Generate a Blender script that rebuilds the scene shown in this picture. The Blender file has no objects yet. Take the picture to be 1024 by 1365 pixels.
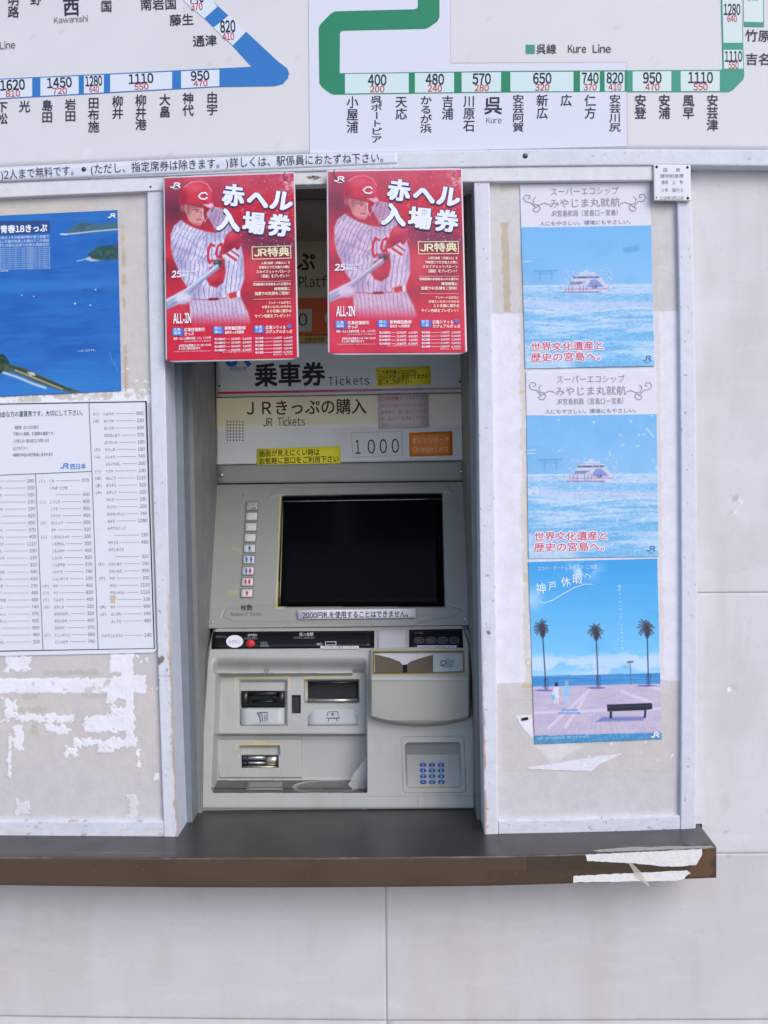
import bpy, math, random
import numpy as np
from mathutils import Vector, Matrix

random.seed(7)
RNG = np.random.RandomState(11)
SC = bpy.context.scene
COL = SC.collection

# ------------------------------------------------------------------ camera
W, H, F = 1024.0, 1365.0, 1440.0
CAM = Vector((0.0, -2.34, 1.58))
YAW, PITCH, ROLL = 1.2, -2.1, 1.07
right = Vector((1, 0, 0)); up = Vector((0, 0, 1)); fwd = Vector((0, 1, 0))
def _rot(axis, deg):
    global right, up, fwd
    m = Matrix.Rotation(math.radians(deg), 3, axis)
    right, up, fwd = m @ right, m @ up, m @ fwd
_rot(Vector((0, 0, 1)), YAW)
_rot(right.copy(), PITCH)
_rot(fwd.copy(), ROLL)
cam_data = bpy.data.cameras.new('camera')
cam = bpy.data.objects.new('camera', cam_data); COL.objects.link(cam)
cam.matrix_world = Matrix(((right.x, up.x, -fwd.x, CAM.x), (right.y, up.y, -fwd.y, CAM.y),
                           (right.z, up.z, -fwd.z, CAM.z), (0, 0, 0, 1)))
cam_data.sensor_fit = 'VERTICAL'; cam_data.sensor_height = 36.0
cam_data.lens = 36.0 * F / H
cam_data.clip_start = 0.02; cam_data.clip_end = 3000
SC.camera = cam

# ------------------------------------------------------------------ world, sun, exposure
world = bpy.data.worlds.new('World'); SC.world = world; world.use_nodes = True
nt = world.node_tree
bg = nt.nodes['Background']
sky = nt.nodes.new('ShaderNodeTexSky'); sky.sky_type = 'NISHITA'
sky.sun_disc = False
SUN_EL, SUN_AZ = 34.0, 146.0      # azimuth measured from +Y towards +X: behind the camera, a little to its left
sky.sun_elevation = math.radians(SUN_EL); sky.sun_rotation = math.radians(SUN_AZ)
sky.air_density = 1.0; sky.dust_density = 1.5; sky.ozone_density = 2.2
nt.links.new(sky.outputs[0], bg.inputs[0]); bg.inputs[1].default_value = 0.12
sun_d = bpy.data.lights.new('sun', 'SUN'); sun_d.energy = 0.72; sun_d.angle = math.radians(34)
sun_d.color = (1.0, 0.99, 0.975)
sun = bpy.data.objects.new('sun', sun_d); COL.objects.link(sun)
az = math.radians(SUN_AZ); el = math.radians(SUN_EL)
sdir = Vector((math.sin(az) * math.cos(el), math.cos(az) * math.cos(el), math.sin(el)))
sun.rotation_euler = sdir.to_track_quat('Z', 'Y').to_euler()
sun.location = sdir * 20
SC.view_settings.view_transform = 'Standard'
SC.view_settings.look = 'None'
SC.view_settings.gamma = 1.0
SC.view_settings.use_curve_mapping = False
SC.view_settings.exposure = 0.74
SC.render.engine = 'CYCLES'
SC.cycles.max_bounces = 8

# ------------------------------------------------------------------ helpers
R_ = np.array(right); U_ = np.array(up); F_ = np.array(fwd); C_ = np.array(CAM)

def ray(px, py):
    px = np.asarray(px, float); py = np.asarray(py, float)
    a = (px - W / 2) / F; b = -(py - H / 2) / F
    return a[..., None] * R_ + b[..., None] * U_ + F_

def un(px, py, Y):
    """the point of the photograph's line of sight that lies on the upright plane at depth Y"""
    d = ray(px, py); Y = np.broadcast_to(np.asarray(Y, float), d.shape[:-1])
    t = (Y - C_[1]) / d[..., 1]
    return C_ + t[..., None] * d

def lin(c):
    c = np.asarray(c, float) / 255.0
    return np.where(c <= 0.04045, c / 12.92, ((c + 0.055) / 1.055) ** 2.4)

_tab = RNG.rand(512, 512)
def vnoise(x, y):
    xi = np.floor(x).astype(int); yi = np.floor(y).astype(int)
    fx = x - xi; fy = y - yi
    fx = fx * fx * (3 - 2 * fx); fy = fy * fy * (3 - 2 * fy)
    g = lambda a, b: _tab[a % 512, b % 512]
    return (g(xi, yi) * (1 - fx) + g(xi + 1, yi) * fx) * (1 - fy) + (g(xi, yi + 1) * (1 - fx) + g(xi + 1, yi + 1) * fx) * fy
def fbm(x, y, s, o=4, seed=0):
    v = 0; a = 1; t = 0
    for i in range(o):
        v = v + a * vnoise(x / s * 2 ** i + 37.1 * i + seed * 13.7, y / s * 2 ** i + 91.7 * i + seed * 5.3); t += a; a *= 0.5
    return v / t            # 0..1, mean .5
def sst(a, b, x):
    t = np.clip((x - a) / (b - a), 0, 1); return t * t * (3 - 2 * t)

def sd_poly(X, Y, pts):
    """signed distance, negative inside"""
    d = np.full(X.shape, 1e18); ins = np.zeros(X.shape, bool)
    n = len(pts)
    for i in range(n):
        ax, ay = pts[i]; bx, by = pts[(i + 1) % n]
        ex, ey = bx - ax, by - ay
        L = ex * ex + ey * ey + 1e-12
        t = np.clip(((X - ax) * ex + (Y - ay) * ey) / L, 0, 1)
        d = np.minimum(d, (X - ax - t * ex) ** 2 + (Y - ay - t * ey) ** 2)
        c = ((ay > Y) != (by > Y)) & (X < (bx - ax) * (Y - ay) / (by - ay + 1e-12) + ax)
        ins ^= c
    d = np.sqrt(d); return np.where(ins, -d, d)
def sd_line(X, Y, pts):
    d = np.full(X.shape, 1e18)
    for (ax, ay), (bx, by) in zip(pts[:-1], pts[1:]):
        ex, ey = bx - ax, by - ay
        t = np.clip(((X - ax) * ex + (Y - ay) * ey) / (ex * ex + ey * ey + 1e-12), 0, 1)
        d = np.minimum(d, (X - ax - t * ex) ** 2 + (Y - ay - t * ey) ** 2)
    return np.sqrt(d)

class Paint:
    """colours of a printed or worn sheet, given in sRGB 0..255 at every grid point"""
    def __init__(s, X, Y, col):
        s.X, s.Y = X, Y; s.c = np.ones(X.shape + (3,)) * np.array(col, float)
    def mix(s, m, col):
        m = np.clip(m, 0, 1)[..., None]; s.c = s.c * (1 - m) + np.asarray(col, float) * m
    def poly(s, pts, col, soft=1.5, a=1.0):
        s.mix(a * (1 - sst(-soft, soft, sd_poly(s.X, s.Y, pts))), col)
    def line(s, pts, w, col, soft=1.0, a=1.0):
        s.mix(a * (1 - sst(w - soft, w + soft, sd_line(s.X, s.Y, pts))), col)
    def ell(s, cx, cy, rx, ry, col, soft=0.15, a=1.0):
        d = np.sqrt(((s.X - cx) / rx) ** 2 + ((s.Y - cy) / ry) ** 2); s.mix(a * (1 - sst(1 - soft, 1 + soft, d)), col)
    def rag(s, x0, y0, x1, y1, col, amp=3, sc=8, a=1.0, seed=0, soft=.6):
        d = np.maximum(np.maximum(x0 - s.X, s.X - x1), np.maximum(y0 - s.Y, s.Y - y1))
        d = d + (fbm(s.X, s.Y, sc, 4, seed) - .5) * 2 * amp
        s.mix(a * (1 - sst(-soft, soft, d)), col)

# ------------------------------------------------------------------ materials: colour comes from the mesh's own colour layer
MATS = {}
def mat(key, rough=0.6, spec=0.5, metal=0.0, grain=0.0, gscale=60, bump=0.0, bscale=120, coat=0.0, rvar=0.0, alpha=1.0, trans=0.0):
    if key in MATS: return MATS[key]
    m = bpy.data.materials.new(key); m.use_nodes = True
    n = m.node_tree; b = n.nodes['Principled BSDF']; L = n.links
    at = n.nodes.new('ShaderNodeAttribute'); at.attribute_name = 'Col'
    tc = n.nodes.new('ShaderNodeTexCoord')
    out = at.outputs['Color']
    if grain > 0:
        ns = n.nodes.new('ShaderNodeTexNoise'); ns.inputs['Scale'].default_value = gscale; ns.inputs['Detail'].default_value = 6
        L.new(tc.outputs['Object'], ns.inputs['Vector'])
        mr = n.nodes.new('ShaderNodeMapRange'); mr.inputs[1].default_value = 0.3; mr.inputs[2].default_value = 0.7
        mr.inputs[3].default_value = 1 - grain; mr.inputs[4].default_value = 1 + grain
        L.new(ns.outputs['Fac'], mr.inputs[0])
        mx = n.nodes.new('ShaderNodeVectorMath'); mx.operation = 'SCALE'
        L.new(out, mx.inputs[0]); L.new(mr.outputs[0], mx.inputs['Scale']); out = mx.outputs[0]
    L.new(out, b.inputs['Base Color'])
    b.inputs['Roughness'].default_value = rough
    if rvar > 0:
        n3 = n.nodes.new('ShaderNodeTexNoise'); n3.inputs['Scale'].default_value = 14; n3.inputs['Detail'].default_value = 5
        L.new(tc.outputs['Object'], n3.inputs['Vector'])
        m3 = n.nodes.new('ShaderNodeMapRange'); m3.inputs[1].default_value = .3; m3.inputs[2].default_value = .7
        m3.inputs[3].default_value = max(0, rough - rvar); m3.inputs[4].default_value = min(1, rough + rvar)
        L.new(n3.outputs['Fac'], m3.inputs[0]); L.new(m3.outputs[0], b.inputs['Roughness'])
    b.inputs['Specular IOR Level'].default_value = spec
    b.inputs['Metallic'].default_value = metal
    b.inputs['Coat Weight'].default_value = coat; b.inputs['Coat Roughness'].default_value = 0.12
    if alpha < 1: b.inputs['Alpha'].default_value = alpha
    if bump > 0:
        n2 = n.nodes.new('ShaderNodeTexNoise'); n2.inputs['Scale'].default_value = bscale; n2.inputs['Detail'].default_value = 5
        L.new(tc.outputs['Object'], n2.inputs['Vector'])
        bp = n.nodes.new('ShaderNodeBump'); bp.inputs['Strength'].default_value = bump; bp.inputs['Distance'].default_value = 0.002
        L.new(n2.outputs['Fac'], bp.inputs['Height']); L.new(bp.outputs[0], b.inputs['Normal'])
    MATS[key] = m; return m
def M_wall():   return mat('painted_wall', .75, .3, grain=.03, gscale=9, bump=.14, bscale=160)
def M_paint():  return mat('painted_wood', .5, .4, grain=.05, gscale=45, bump=.35, bscale=110, rvar=.12)
def M_print():  return mat('printed_paper', .5, .2, grain=.015, gscale=200, bump=.06, bscale=14)
def M_lam():    return mat('laminated_print', .3, .22, grain=.02, gscale=60, bump=.12, bscale=7)
def M_sign():   return mat('sign_board', .5, .4, grain=.015, gscale=14, bump=.04, bscale=30)
def M_plas():   return mat('moulded_plastic', .45, .45, grain=.02, gscale=25, bump=.05, bscale=420)
def M_ink():    return mat('ink', .5, .3)
def M_dark():   return mat('dark_plastic', .3, .35, grain=.1, gscale=40)
def M_metal():  return mat('brushed_metal', .35, .5, metal=.85, grain=.12, gscale=90)
def M_glass():  return mat('screen_glass', .16, .06, rvar=.05)
def M_clear():  return mat('clear_film', .15, .5, alpha=.35)
def M_lino():   return mat('brown_laminate', .34, .45, grain=.05, gscale=12, bump=.05, bscale=30, rvar=.05)

# ------------------------------------------------------------------ objects
def link(name, me, parent=None, m=None):
    o = bpy.data.objects.new(name, me); COL.objects.link(o)
    if m is not None and me is not None: me.materials.append(m)
    if parent is not None: o.parent = parent
    return o
def tag(o, label, cat, group=None):
    o['label'] = label; o['category'] = cat
    if group: o['group'] = group
    return o
def thing(name, label, cat, loc=(0, 0, 0), group=None):
    o = bpy.data.objects.new(name, None); COL.objects.link(o)
    o.empty_display_size = .05; tag(o, label, cat, group)
    return o
def structure(name):
    o = bpy.data.objects.new(name, None); COL.objects.link(o); o['kind'] = 'structure'; return o

def mesh_np(name, co, faces, vcol, smooth=False):
    """co Nx3, faces list (or Mx4 array), vcol Nx3 linear"""
    me = bpy.data.meshes.new(name)
    if isinstance(faces, np.ndarray):
        M, K = faces.shape
        me.vertices.add(len(co)); me.vertices.foreach_set('co', np.asarray(co, np.float32).ravel())
        me.loops.add(M * K); me.loops.foreach_set('vertex_index', faces.astype(np.int32).ravel())
        me.polygons.add(M); me.polygons.foreach_set('loop_start', np.arange(0, M * K, K, dtype=np.int32))
        try: me.polygons.foreach_set('loop_total', np.full(M, K, dtype=np.int32))
        except Exception: pass
        me.update(calc_edges=True)
    else:
        me.from_pydata([tuple(c) for c in co], [], faces); me.update()
    ca = me.color_attributes.new('Col', 'FLOAT_COLOR', 'POINT')
    a = np.ones((len(co), 4), np.float32); a[:, :3] = np.clip(vcol, 0, 1)
    ca.data.foreach_set('color', a.ravel())
    if smooth: me.polygons.foreach_set('use_smooth', np.ones(len(me.polygons), bool))
    return me

def along(poly, n):
    p = np.array(poly, float); s = np.r_[0, np.cumsum(np.hypot(*(p[1:] - p[:-1]).T))]
    t = np.linspace(0, s[-1], n)
    # smooth (Catmull style) resampling keeps warped boards free of kinks
    x = np.interp(t, s, p[:, 0]); y = np.interp(t, s, p[:, 1])
    if len(poly) > 2 and n > 12:
        k = max(1, n // (len(poly) * 2)); ker = np.ones(2 * k + 1) / (2 * k + 1)
        def sm(v):
            e = np.r_[2 * v[0] - v[1:k + 1][::-1], v, 2 * v[-1] - v[-k - 1:-1][::-1]]
            return np.convolve(e, ker, 'valid')
        x, y = sm(x), sm(y)
    return np.stack([x, y], 1)

def sheet(name, A, B, Y, n, m, color, material, parent=None, back=None, paint=None, chamfer=0.0, thick=0.02, smooth=False, local=None, side=None):
    """a board whose face spans between edge A and edge B (photo positions, unprojected on depth Y), with real thickness"""
    a = along(A, n + 1); b = along(B, n + 1)
    u = np.linspace(0, 1, m + 1)[:, None, None]
    g = a[None] * (1 - u) + b[None] * u               # (m+1, n+1, 2)
    PX, PY = g[..., 0], g[..., 1]
    Yv = Y(PX, PY) if callable(Y) else np.full(PX.shape, float(Y))
    if chamfer:
        ring = np.zeros(PX.shape, bool); ring[0] = ring[-1] = True; ring[:, 0] = ring[:, -1] = True
        Yv = Yv + ring * chamfer
    P = un(PX, PY, Yv)
    if paint is not None:
        pc = paint(PX, PY); c = lin(pc.c)
    else:
        c = np.ones(PX.shape + (3,)) * lin(color)
    co = P.reshape(-1, 3); cc = c.reshape(-1, 3)
    idx = np.arange((m + 1) * (n + 1)).reshape(m + 1, n + 1)
    q = np.stack([idx[:-1, :-1], idx[:-1, 1:], idx[1:, 1:], idx[1:, :-1]], -1).reshape(-1, 4)
    loop = np.r_[idx[0, :], idx[1:, -1], idx[-1, -2::-1], idx[-2:0:-1, 0]]
    bk = P.reshape(-1, 3)[loop].copy(); bk[:, 1] += thick
    k = len(loop); j = np.arange(k); j2 = (j + 1) % k
    if side is None:
        s0 = len(co); co = np.r_[co, bk]; cc = np.r_[cc, cc[loop]]
        sk = np.stack([loop[j], s0 + j, s0 + j2, loop[j2]], -1)
    else:
        f0 = len(co); co = np.r_[co, co[loop], bk]; s0 = f0 + k; cc = np.r_[cc, np.ones((2 * k, 3)) * lin(side)]
        sk = np.stack([f0 + j, s0 + j, s0 + j2, f0 + j2], -1)
    F4 = np.r_[q, sk]
    # consistent outward facing (front faces look towards -Y)
    p0, p1, p2 = co[q[0, 0]], co[q[0, 1]], co[q[0, 2]]
    if np.cross(p1 - p0, p2 - p0)[1] > 0: F4 = F4[:, ::-1]
    me = mesh_np(name, co, F4, cc, smooth)
    return link(name, me, parent, material)

def rect(x0, y0, x1, y1): return [(x0, y0), (x1, y0)], [(x0, y1), (x1, y1)]

def box(name, lo, hi, color, material, parent=None):
    x0, y0, z0 = lo; x1, y1, z1 = hi
    v = [(x0, y0, z0), (x1, y0, z0), (x1, y1, z0), (x0, y1, z0), (x0, y0, z1), (x1, y0, z1), (x1, y1, z1), (x0, y1, z1)]
    f = [(0, 3, 2, 1), (4, 5, 6, 7), (0, 1, 5, 4), (1, 2, 6, 5), (2, 3, 7, 6), (3, 0, 4, 7)]
    me = mesh_np(name, np.array(v), f, np.ones((8, 3)) * lin(color))
    return link(name, me, parent, material)

# ------------------------------------------------------------------ glyphs
GL = {}
_fc = bpy.data.curves.new('glyph', 'FONT'); _fo = bpy.data.objects.new('glyph', _fc); COL.objects.link(_fo)
_fc.resolution_u = 3; _fc.size = 1.0
def glyph(ch, off=0.0):
    k = (ch, round(off, 4))
    if k in GL: return GL[k]
    _fc.body = chr(ord(ch) + 0xFEE0) if ch.isascii() and ch.isalnum() else ch; _fc.offset = off
    dg = bpy.context.evaluated_depsgraph_get(); dg.update()
    me = bpy.data.meshes.new_from_object(_fo.evaluated_get(dg))
    n = len(me.vertices); co = np.zeros(n * 3); me.vertices.foreach_get('co', co); co = co.reshape(-1, 3)[:, :2]
    fs = [tuple(p.vertices) for p in me.polygons]
    bpy.data.meshes.remove(me)
    full = ord(ch) > 0x2E80
    if full or n == 0: adv = 1.0 if full else .3; x0 = 0
    else:
        x0 = co[:, 0].min() - .045; adv = co[:, 0].max() - co[:, 0].min() + .09
    co = co.copy()
    if n and not full: co[:, 0] -= x0
    if ch == '1': adv = max(adv, .5)
    GL[k] = (co, fs, adv); return GL[k]

def fl(f):
    return f
class Art:
    """flat print on a surface: lettering, rules and shapes gathered into one thin mesh, each layer lifted 0.25 mm"""
    def __init__(s, Y, tf=None, lift=0.0004):
        s.Y = Y; s.tf = tf; s.lift = lift; s.v = []; s.c = []; s.f = []; s.k = 0
    def add(s, pts, faces, col, layer):
        pts = np.asarray(pts, float)
        if s.tf: pts = s.tf(pts)
        Y = s.Y(pts[:, 0], pts[:, 1]) if callable(s.Y) else np.full(len(pts), float(s.Y))
        s.k += 1
        P = un(pts[:, 0], pts[:, 1], Y - s.lift * (layer + 1) - 1.5e-6 * (s.k % 60))
        b = len(s.v)
        s.v.extend(P.tolist()); s.c.extend([tuple(lin(col))] * len(P))
        s.f.extend([tuple(b + i for i in f) for f in faces])
    def poly(s, pts, col, layer=0): s.add(pts, [tuple(range(len(pts)))], col, layer)
    def rect(s, x0, y0, x1, y1, col, layer=0): s.poly([(x0, y0), (x1, y0), (x1, y1), (x0, y1)], col, layer)
    def ell(s, cx, cy, rx, ry, col, layer=0, n=24):
        s.poly([(cx + rx * math.cos(i * 2 * math.pi / n), cy + ry * math.sin(i * 2 * math.pi / n)) for i in range(n)], col, layer)
    def ring(s, cx, cy, rx, ry, w, col, layer=0, n=28):
        a = [(cx + rx * math.cos(i * 2 * math.pi / n), cy + ry * math.sin(i * 2 * math.pi / n)) for i in range(n)]
        b = [(cx + (rx - w) * math.cos(i * 2 * math.pi / n), cy + (ry - w) * math.sin(i * 2 * math.pi / n)) for i in range(n)]
        s.add(a + b, [(i, (i + 1) % n, n + (i + 1) % n, n + i) for i in range(n)], col, layer)
    def stroke(s, pts, w, col, layer=0):
        p = np.array(pts, float); n = len(p)
        t = np.zeros_like(p); t[1:-1] = p[2:] - p[:-2]; t[0] = p[1] - p[0]; t[-1] = p[-1] - p[-2]
        t /= np.linalg.norm(t, axis=1)[:, None] + 1e-9
        nn = np.stack([-t[:, 1], t[:, 0]], 1) * w / 2
        # mitre length for corners
        for i in range(1, n - 1):
            e = p[i] - p[i - 1]; e /= np.linalg.norm(e) + 1e-9
            c = abs(np.dot(t[i], e)); nn[i] /= max(c, .5)
        s.add(np.r_[p + nn, p - nn], [(i, i + 1, n + i + 1, n + i) for i in range(n - 1)], col, layer)
    def frame(s, q, w, col, layer=0):
        q = list(q)
        for i in range(4):
            a, b = np.array(q[i], float), np.array(q[(i + 1) % 4], float)
            e = (b - a) / np.linalg.norm(b - a)
            s.stroke([a - e * w / 2, b + e * w / 2], w, col, layer + .1 * i)
    def text(s, str_, p0, p1, h, col, layer=1, off=0.0, shear=0.0):
        """baseline from p0 to p1 in photo pixels, em height h; p1=None keeps natural width; a number sets the length"""
        gl = [glyph(c) for c in str_]
        if h < 7: off = min(off, .0)
        tot = sum(g[2] for g in gl)
        if tot == 0: return
        p0 = np.array(p0, float)
        if p1 is None: d = np.array([1., 0.]); Lx = tot * h
        else:
            p1 = np.array(p1, float); d = p1 - p0; Lx = np.linalg.norm(d); d = d / Lx
        upv = np.array([d[1], -d[0]])
        sx = Lx / tot; x = 0
        for g in gl:
            if len(g[0]):
                for dx, dy in s.shifts(off):
                    X = (g[0][:, 0] + shear * g[0][:, 1] + dx) * sx + x; Yy = (g[0][:, 1] + dy) * h
                    s.add(p0 + X[:, None] * d + Yy[:, None] * upv, g[1], col, layer)
            x += g[2] * sx
    def shifts(s, off):
        if off <= .0045: return ((0, 0),)
        d = off * .9
        return ((-d, -d), (d, d), (-d, d), (d, -d)) if off > .011 else ((-d, -d * .5), (d, d * .5))
    def char(s, ch, cx, cy, w, h, col, layer=1, off=0.0, rot=0.0):
        """one full-width character centred at cx, cy"""
        g = glyph(ch)
        if not len(g[0]): return
        r = math.radians(rot); c, sn = math.cos(r), math.sin(r)
        for dx, dy in s.shifts(off):
            X = (g[0][:, 0] - g[2] / 2) + dx; Yy = -(g[0][:, 1] - .36) + dy
            s.add(np.stack([cx + (X * c - Yy * sn) * w, cy + (X * sn + Yy * c) * h], 1), g[1], col, layer)
    def vert(s, str_, cx, y0, y1, w, col, off=0.014):
        n = len(str_); st = (y1 - y0) / n
        for i, c in enumerate(str_):
            s.char(c, cx, y0 + st * (i + .5), w, st * 1.02, col, 2, off, rot=90 if c == 'ー' else 0)
    def cut(s, name, parent=None, m=None):
        if not s.v: return None
        o = s.build(name, parent, m); s.v, s.c, s.f = [], [], []; return o
    def build(s, name, parent=None, m=None):
        if not s.v: return None
        me = mesh_np(name, np.array(s.v), s.f, np.array(s.c))
        return link(name, me, parent, m or M_ink())

def jr(art, x, y, w, h, col, layer=2, t=None):
    """the railway's JR letters, joined; x,y = top left"""
    t = t or h * .2
    X = lambda u: x + u * w; Yy = lambda v: y + v * h
    J = [(X(.44), Yy(.08)), (X(.44), Yy(.6))] + [(X(.44 - .2 + .2 * math.cos(a)), Yy(.6 + .32 * math.sin(a))) for a in np.linspace(.3, math.pi * .86, 7)]
    art.stroke(J, t, col, layer)
    Rr = [(X(.44), Yy(.08)), (X(.82), Yy(.08)), (X(.93), Yy(.2)), (X(.93), Yy(.36)), (X(.82), Yy(.5)), (X(.56), Yy(.5))]
    art.stroke(Rr, t * .9, col, layer + .2)
    art.stroke([(X(.7), Yy(.5)), (X(1.0), Yy(.98))], t, col, layer + .4)

def quadmap(src, dst):
    """bilinear map from the corners src (TL,TR,BR,BL rectangle-ish) to dst"""
    S = np.array(src, float); D = np.array(dst, float)
    A = np.c_[np.ones(4), S[:, 0], S[:, 1], S[:, 0] * S[:, 1]]
    K = np.linalg.solve(A, D)
    return lambda p: np.c_[np.ones(len(p)), p[:, 0], p[:, 1], p[:, 0] * p[:, 1]] @ K

def z_at(px, py, Y): return float(un(px, py, Y)[2])
def Y_for_z(px, py, z):
    d = ray(px, py); t = (z - C_[2]) / d[2]; return float(C_[1] + t * d[1])

ZC = z_at(450, 1113, 0.0)                 # counter top height
Y_CF = Y_for_z(450, 1142.5, ZC)           # counter front edge
Y_MB = Y_for_z(450, 1080, ZC)             # machine base
print('counter z', ZC, 'front', Y_CF, 'machine', Y_MB)

# ================================================================== SETTING
def flat(name, x0, y0, x1, y1, z, color, material, parent=None):
    v = [(x0, y0, z), (x1, y0, z), (x1, y1, z), (x0, y1, z)]
    return link(name, mesh_np(name, np.array(v, float), [(0, 1, 2, 3)], np.ones((4, 3)) * lin(color)), parent, material)
g = flat('ground', -1500, -1500, 1500, 1500, 0, (150, 148, 150), mat('concrete_paving', .85, .2, grain=.12, gscale=.8, bump=.3, bscale=20)); g['kind'] = 'structure'

YW = 0.030
BP = lambda p: None
wall = structure('wall')
WALLC = (213, 210, 213)
def wall_paint(px, py):
    p = Paint(px, py, WALLC); p.mix((py > 1138.3) * 1.0, (203, 199, 201))
    n = fbm(px, py, 160, 4, 3); p.mix(sst(.5, .75, n) * .35, (200, 192, 190))
    n2 = fbm(px, py * .35, 60, 4, 8); p.mix(sst(.50, .74, n2) * .34, (192, 184, 182))
    p.mix(sst(.56, .72, fbm(px * 1.2, py * .22, 22, 4, 18)) * .08, (178, 168, 160)); p.mix(sst(.62, .7, fbm(px * .3, py * 2.0, 26, 4, 19)) * .10, (232, 228, 232))
    for sx, sy in ((1139, 0), (1358, 0)): p.mix(np.exp(-((py - sx) / 5.) ** 2) * .12 * sst(.3, .6, fbm(px, py, 14, 3, 20)), (164, 154, 150))
    p.mix(np.exp(-((px - 513.5) / 3.) ** 2) * (py > 1150) * .12 * sst(.3, .6, fbm(px, py, 14, 3, 28)), (164, 154, 150))
    r9 = random.Random(9)
    for _ in range(9):
        x0, y0 = r9.uniform(20, 1010), r9.uniform(1195, 1350); L_ = r9.uniform(4, 26); t_ = r9.uniform(-.5, .5); c_ = r9.random() < .5
        m_ = (np.abs(px - x0) < 40) & (np.abs(py - y0) < 30)
        if m_.any():
            dd = np.full(px.shape, 99.); dd[m_] = sd_line(px[m_], py[m_], [(x0, y0), (x0 + L_ * math.cos(t_), y0 + L_ * math.sin(t_))]); p.mix((1 - sst(.2, 1.0, dd)) * r9.uniform(.12, .3), (232, 230, 234) if c_ else (168, 160, 158))
    # grime streaks below the counter
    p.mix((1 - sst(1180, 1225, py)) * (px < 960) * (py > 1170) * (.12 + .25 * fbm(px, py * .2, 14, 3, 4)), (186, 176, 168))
    sp = fbm(px, py, 5, 2, 5); p.mix((sp > .86) * .25, (180, 172, 170))
    p.ell(985, 667, 3, 2.4, (238, 238, 242)); p.ell(990, 671, 2.5, 1.5, (238, 238, 242)); p.ell(981, 684, 1.6, 1.4, (235, 235, 240))
    p.rag(974, 660, 984, 668, (176, 172, 172), 4, 5, .6, 2); p.rag(972, 681, 978, 686, (176, 172, 172), 4, 5, .5, 3)
    p.ell(972, 919, 3, 2.6, (242, 242, 246)); p.rag(974, 910, 982, 918, (184, 180, 182), 4, 5, .5, 4)
    p.rag(950, 1112, 1002, 1121, (222, 220, 226), 5, 9, .5, 5)
    p.rag(940, 700, 1030, 760, (200, 194, 196), 26, 50, .35, 6)
    p.rag(958, 1040, 972, 1070, (196, 188, 190), 14, 22, .4, 7)
    p.ell(968, 1109, 2.2, 2.2, (170, 165, 168), .5, .7); p.ell(972, 1141, 3, 2.6, (172, 166, 170), .5, .55); p.ell(936, 1242, 3.4, 3.2, (190, 185, 190), .4, .5)
    p.ell(994, 463, 2, 1.4, (165, 160, 160), .5, .4)
    return p
def wp(name, A, B, n, m):
    return sheet(name, A, B, YW, n, m, None, M_wall(), wall, paint=wall_paint, chamfer=.0003, thick=.0115)
wp('panel', [(-140, 1150), (200, 1150), (513.3, 1150)], [(-140, 1352.4), (200, 1357.4), (515.1, 1360.4)], 200, 70)
wp('panel', [(513.6, 1138.8), (700, 1138.8), (905, 1138.5), (1170, 1136.8)], [(515.7, 1360.4), (750, 1360.4), (1170, 1358.4)], 220, 70)
wp('panel', [(-140, 1353.1), (200, 1358.1), (515, 1361.1)], [(-140, 1640), (514.5, 1640)], 60, 20)
wp('panel', [(515.7, 1361.1), (750, 1361.1), (1170, 1359.1)], [(516, 1640), (1170, 1640)], 60, 20)
wp('panel', [(905, 205), (1170, 205)], [(908, 790.6), (1170, 789.1)], 90, 180)
wp('panel', [(908, 790.9), (1170, 789.4)], [(905, 1138), (1170, 1136.3)], 90, 120)
# core of the wall behind the panels, with the recess left open
RXL = float(un(222, 600, 0)[0]); RXR = float(un(639, 600, 0)[0])
zt = z_at(520, 232, 0)
box('backing', (-1.35, YW + .0016, 0), (RXL - .03, .75, 3.2), (196, 190, 192), M_wall(), wall)
box('backing', (RXR + .03, YW + .0016, 0), (1.35, .75, 3.2), (196, 190, 192), M_wall(), wall)
box('backing', (RXL - .03, YW + .0016, 0), (RXR + .03, .75, ZC - .06), (196, 190, 192), M_wall(), wall)
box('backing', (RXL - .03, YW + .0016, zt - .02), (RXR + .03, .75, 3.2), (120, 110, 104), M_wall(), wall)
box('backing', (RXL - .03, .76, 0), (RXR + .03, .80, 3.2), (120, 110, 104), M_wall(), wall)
# lining of the recess
lining = structure('recess_lining')
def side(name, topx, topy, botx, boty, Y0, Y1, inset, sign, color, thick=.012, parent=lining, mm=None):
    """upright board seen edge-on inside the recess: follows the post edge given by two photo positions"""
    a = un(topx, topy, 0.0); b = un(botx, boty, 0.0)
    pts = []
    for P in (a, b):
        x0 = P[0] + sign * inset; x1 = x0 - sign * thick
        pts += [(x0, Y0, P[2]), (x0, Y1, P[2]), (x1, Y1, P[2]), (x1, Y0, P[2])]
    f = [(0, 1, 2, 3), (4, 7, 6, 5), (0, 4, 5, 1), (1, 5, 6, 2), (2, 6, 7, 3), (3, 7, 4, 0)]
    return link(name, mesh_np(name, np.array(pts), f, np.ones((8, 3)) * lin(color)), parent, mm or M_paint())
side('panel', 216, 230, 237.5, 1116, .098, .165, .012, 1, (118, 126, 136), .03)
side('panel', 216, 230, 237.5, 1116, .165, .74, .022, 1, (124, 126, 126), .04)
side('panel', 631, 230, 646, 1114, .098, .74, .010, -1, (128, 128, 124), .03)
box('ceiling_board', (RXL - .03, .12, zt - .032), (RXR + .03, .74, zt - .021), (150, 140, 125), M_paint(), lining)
box('back_board', (RXL - .03, .735, ZC), (RXR + .03, .755, zt), (60, 55, 48), M_paint(), lining)

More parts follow.
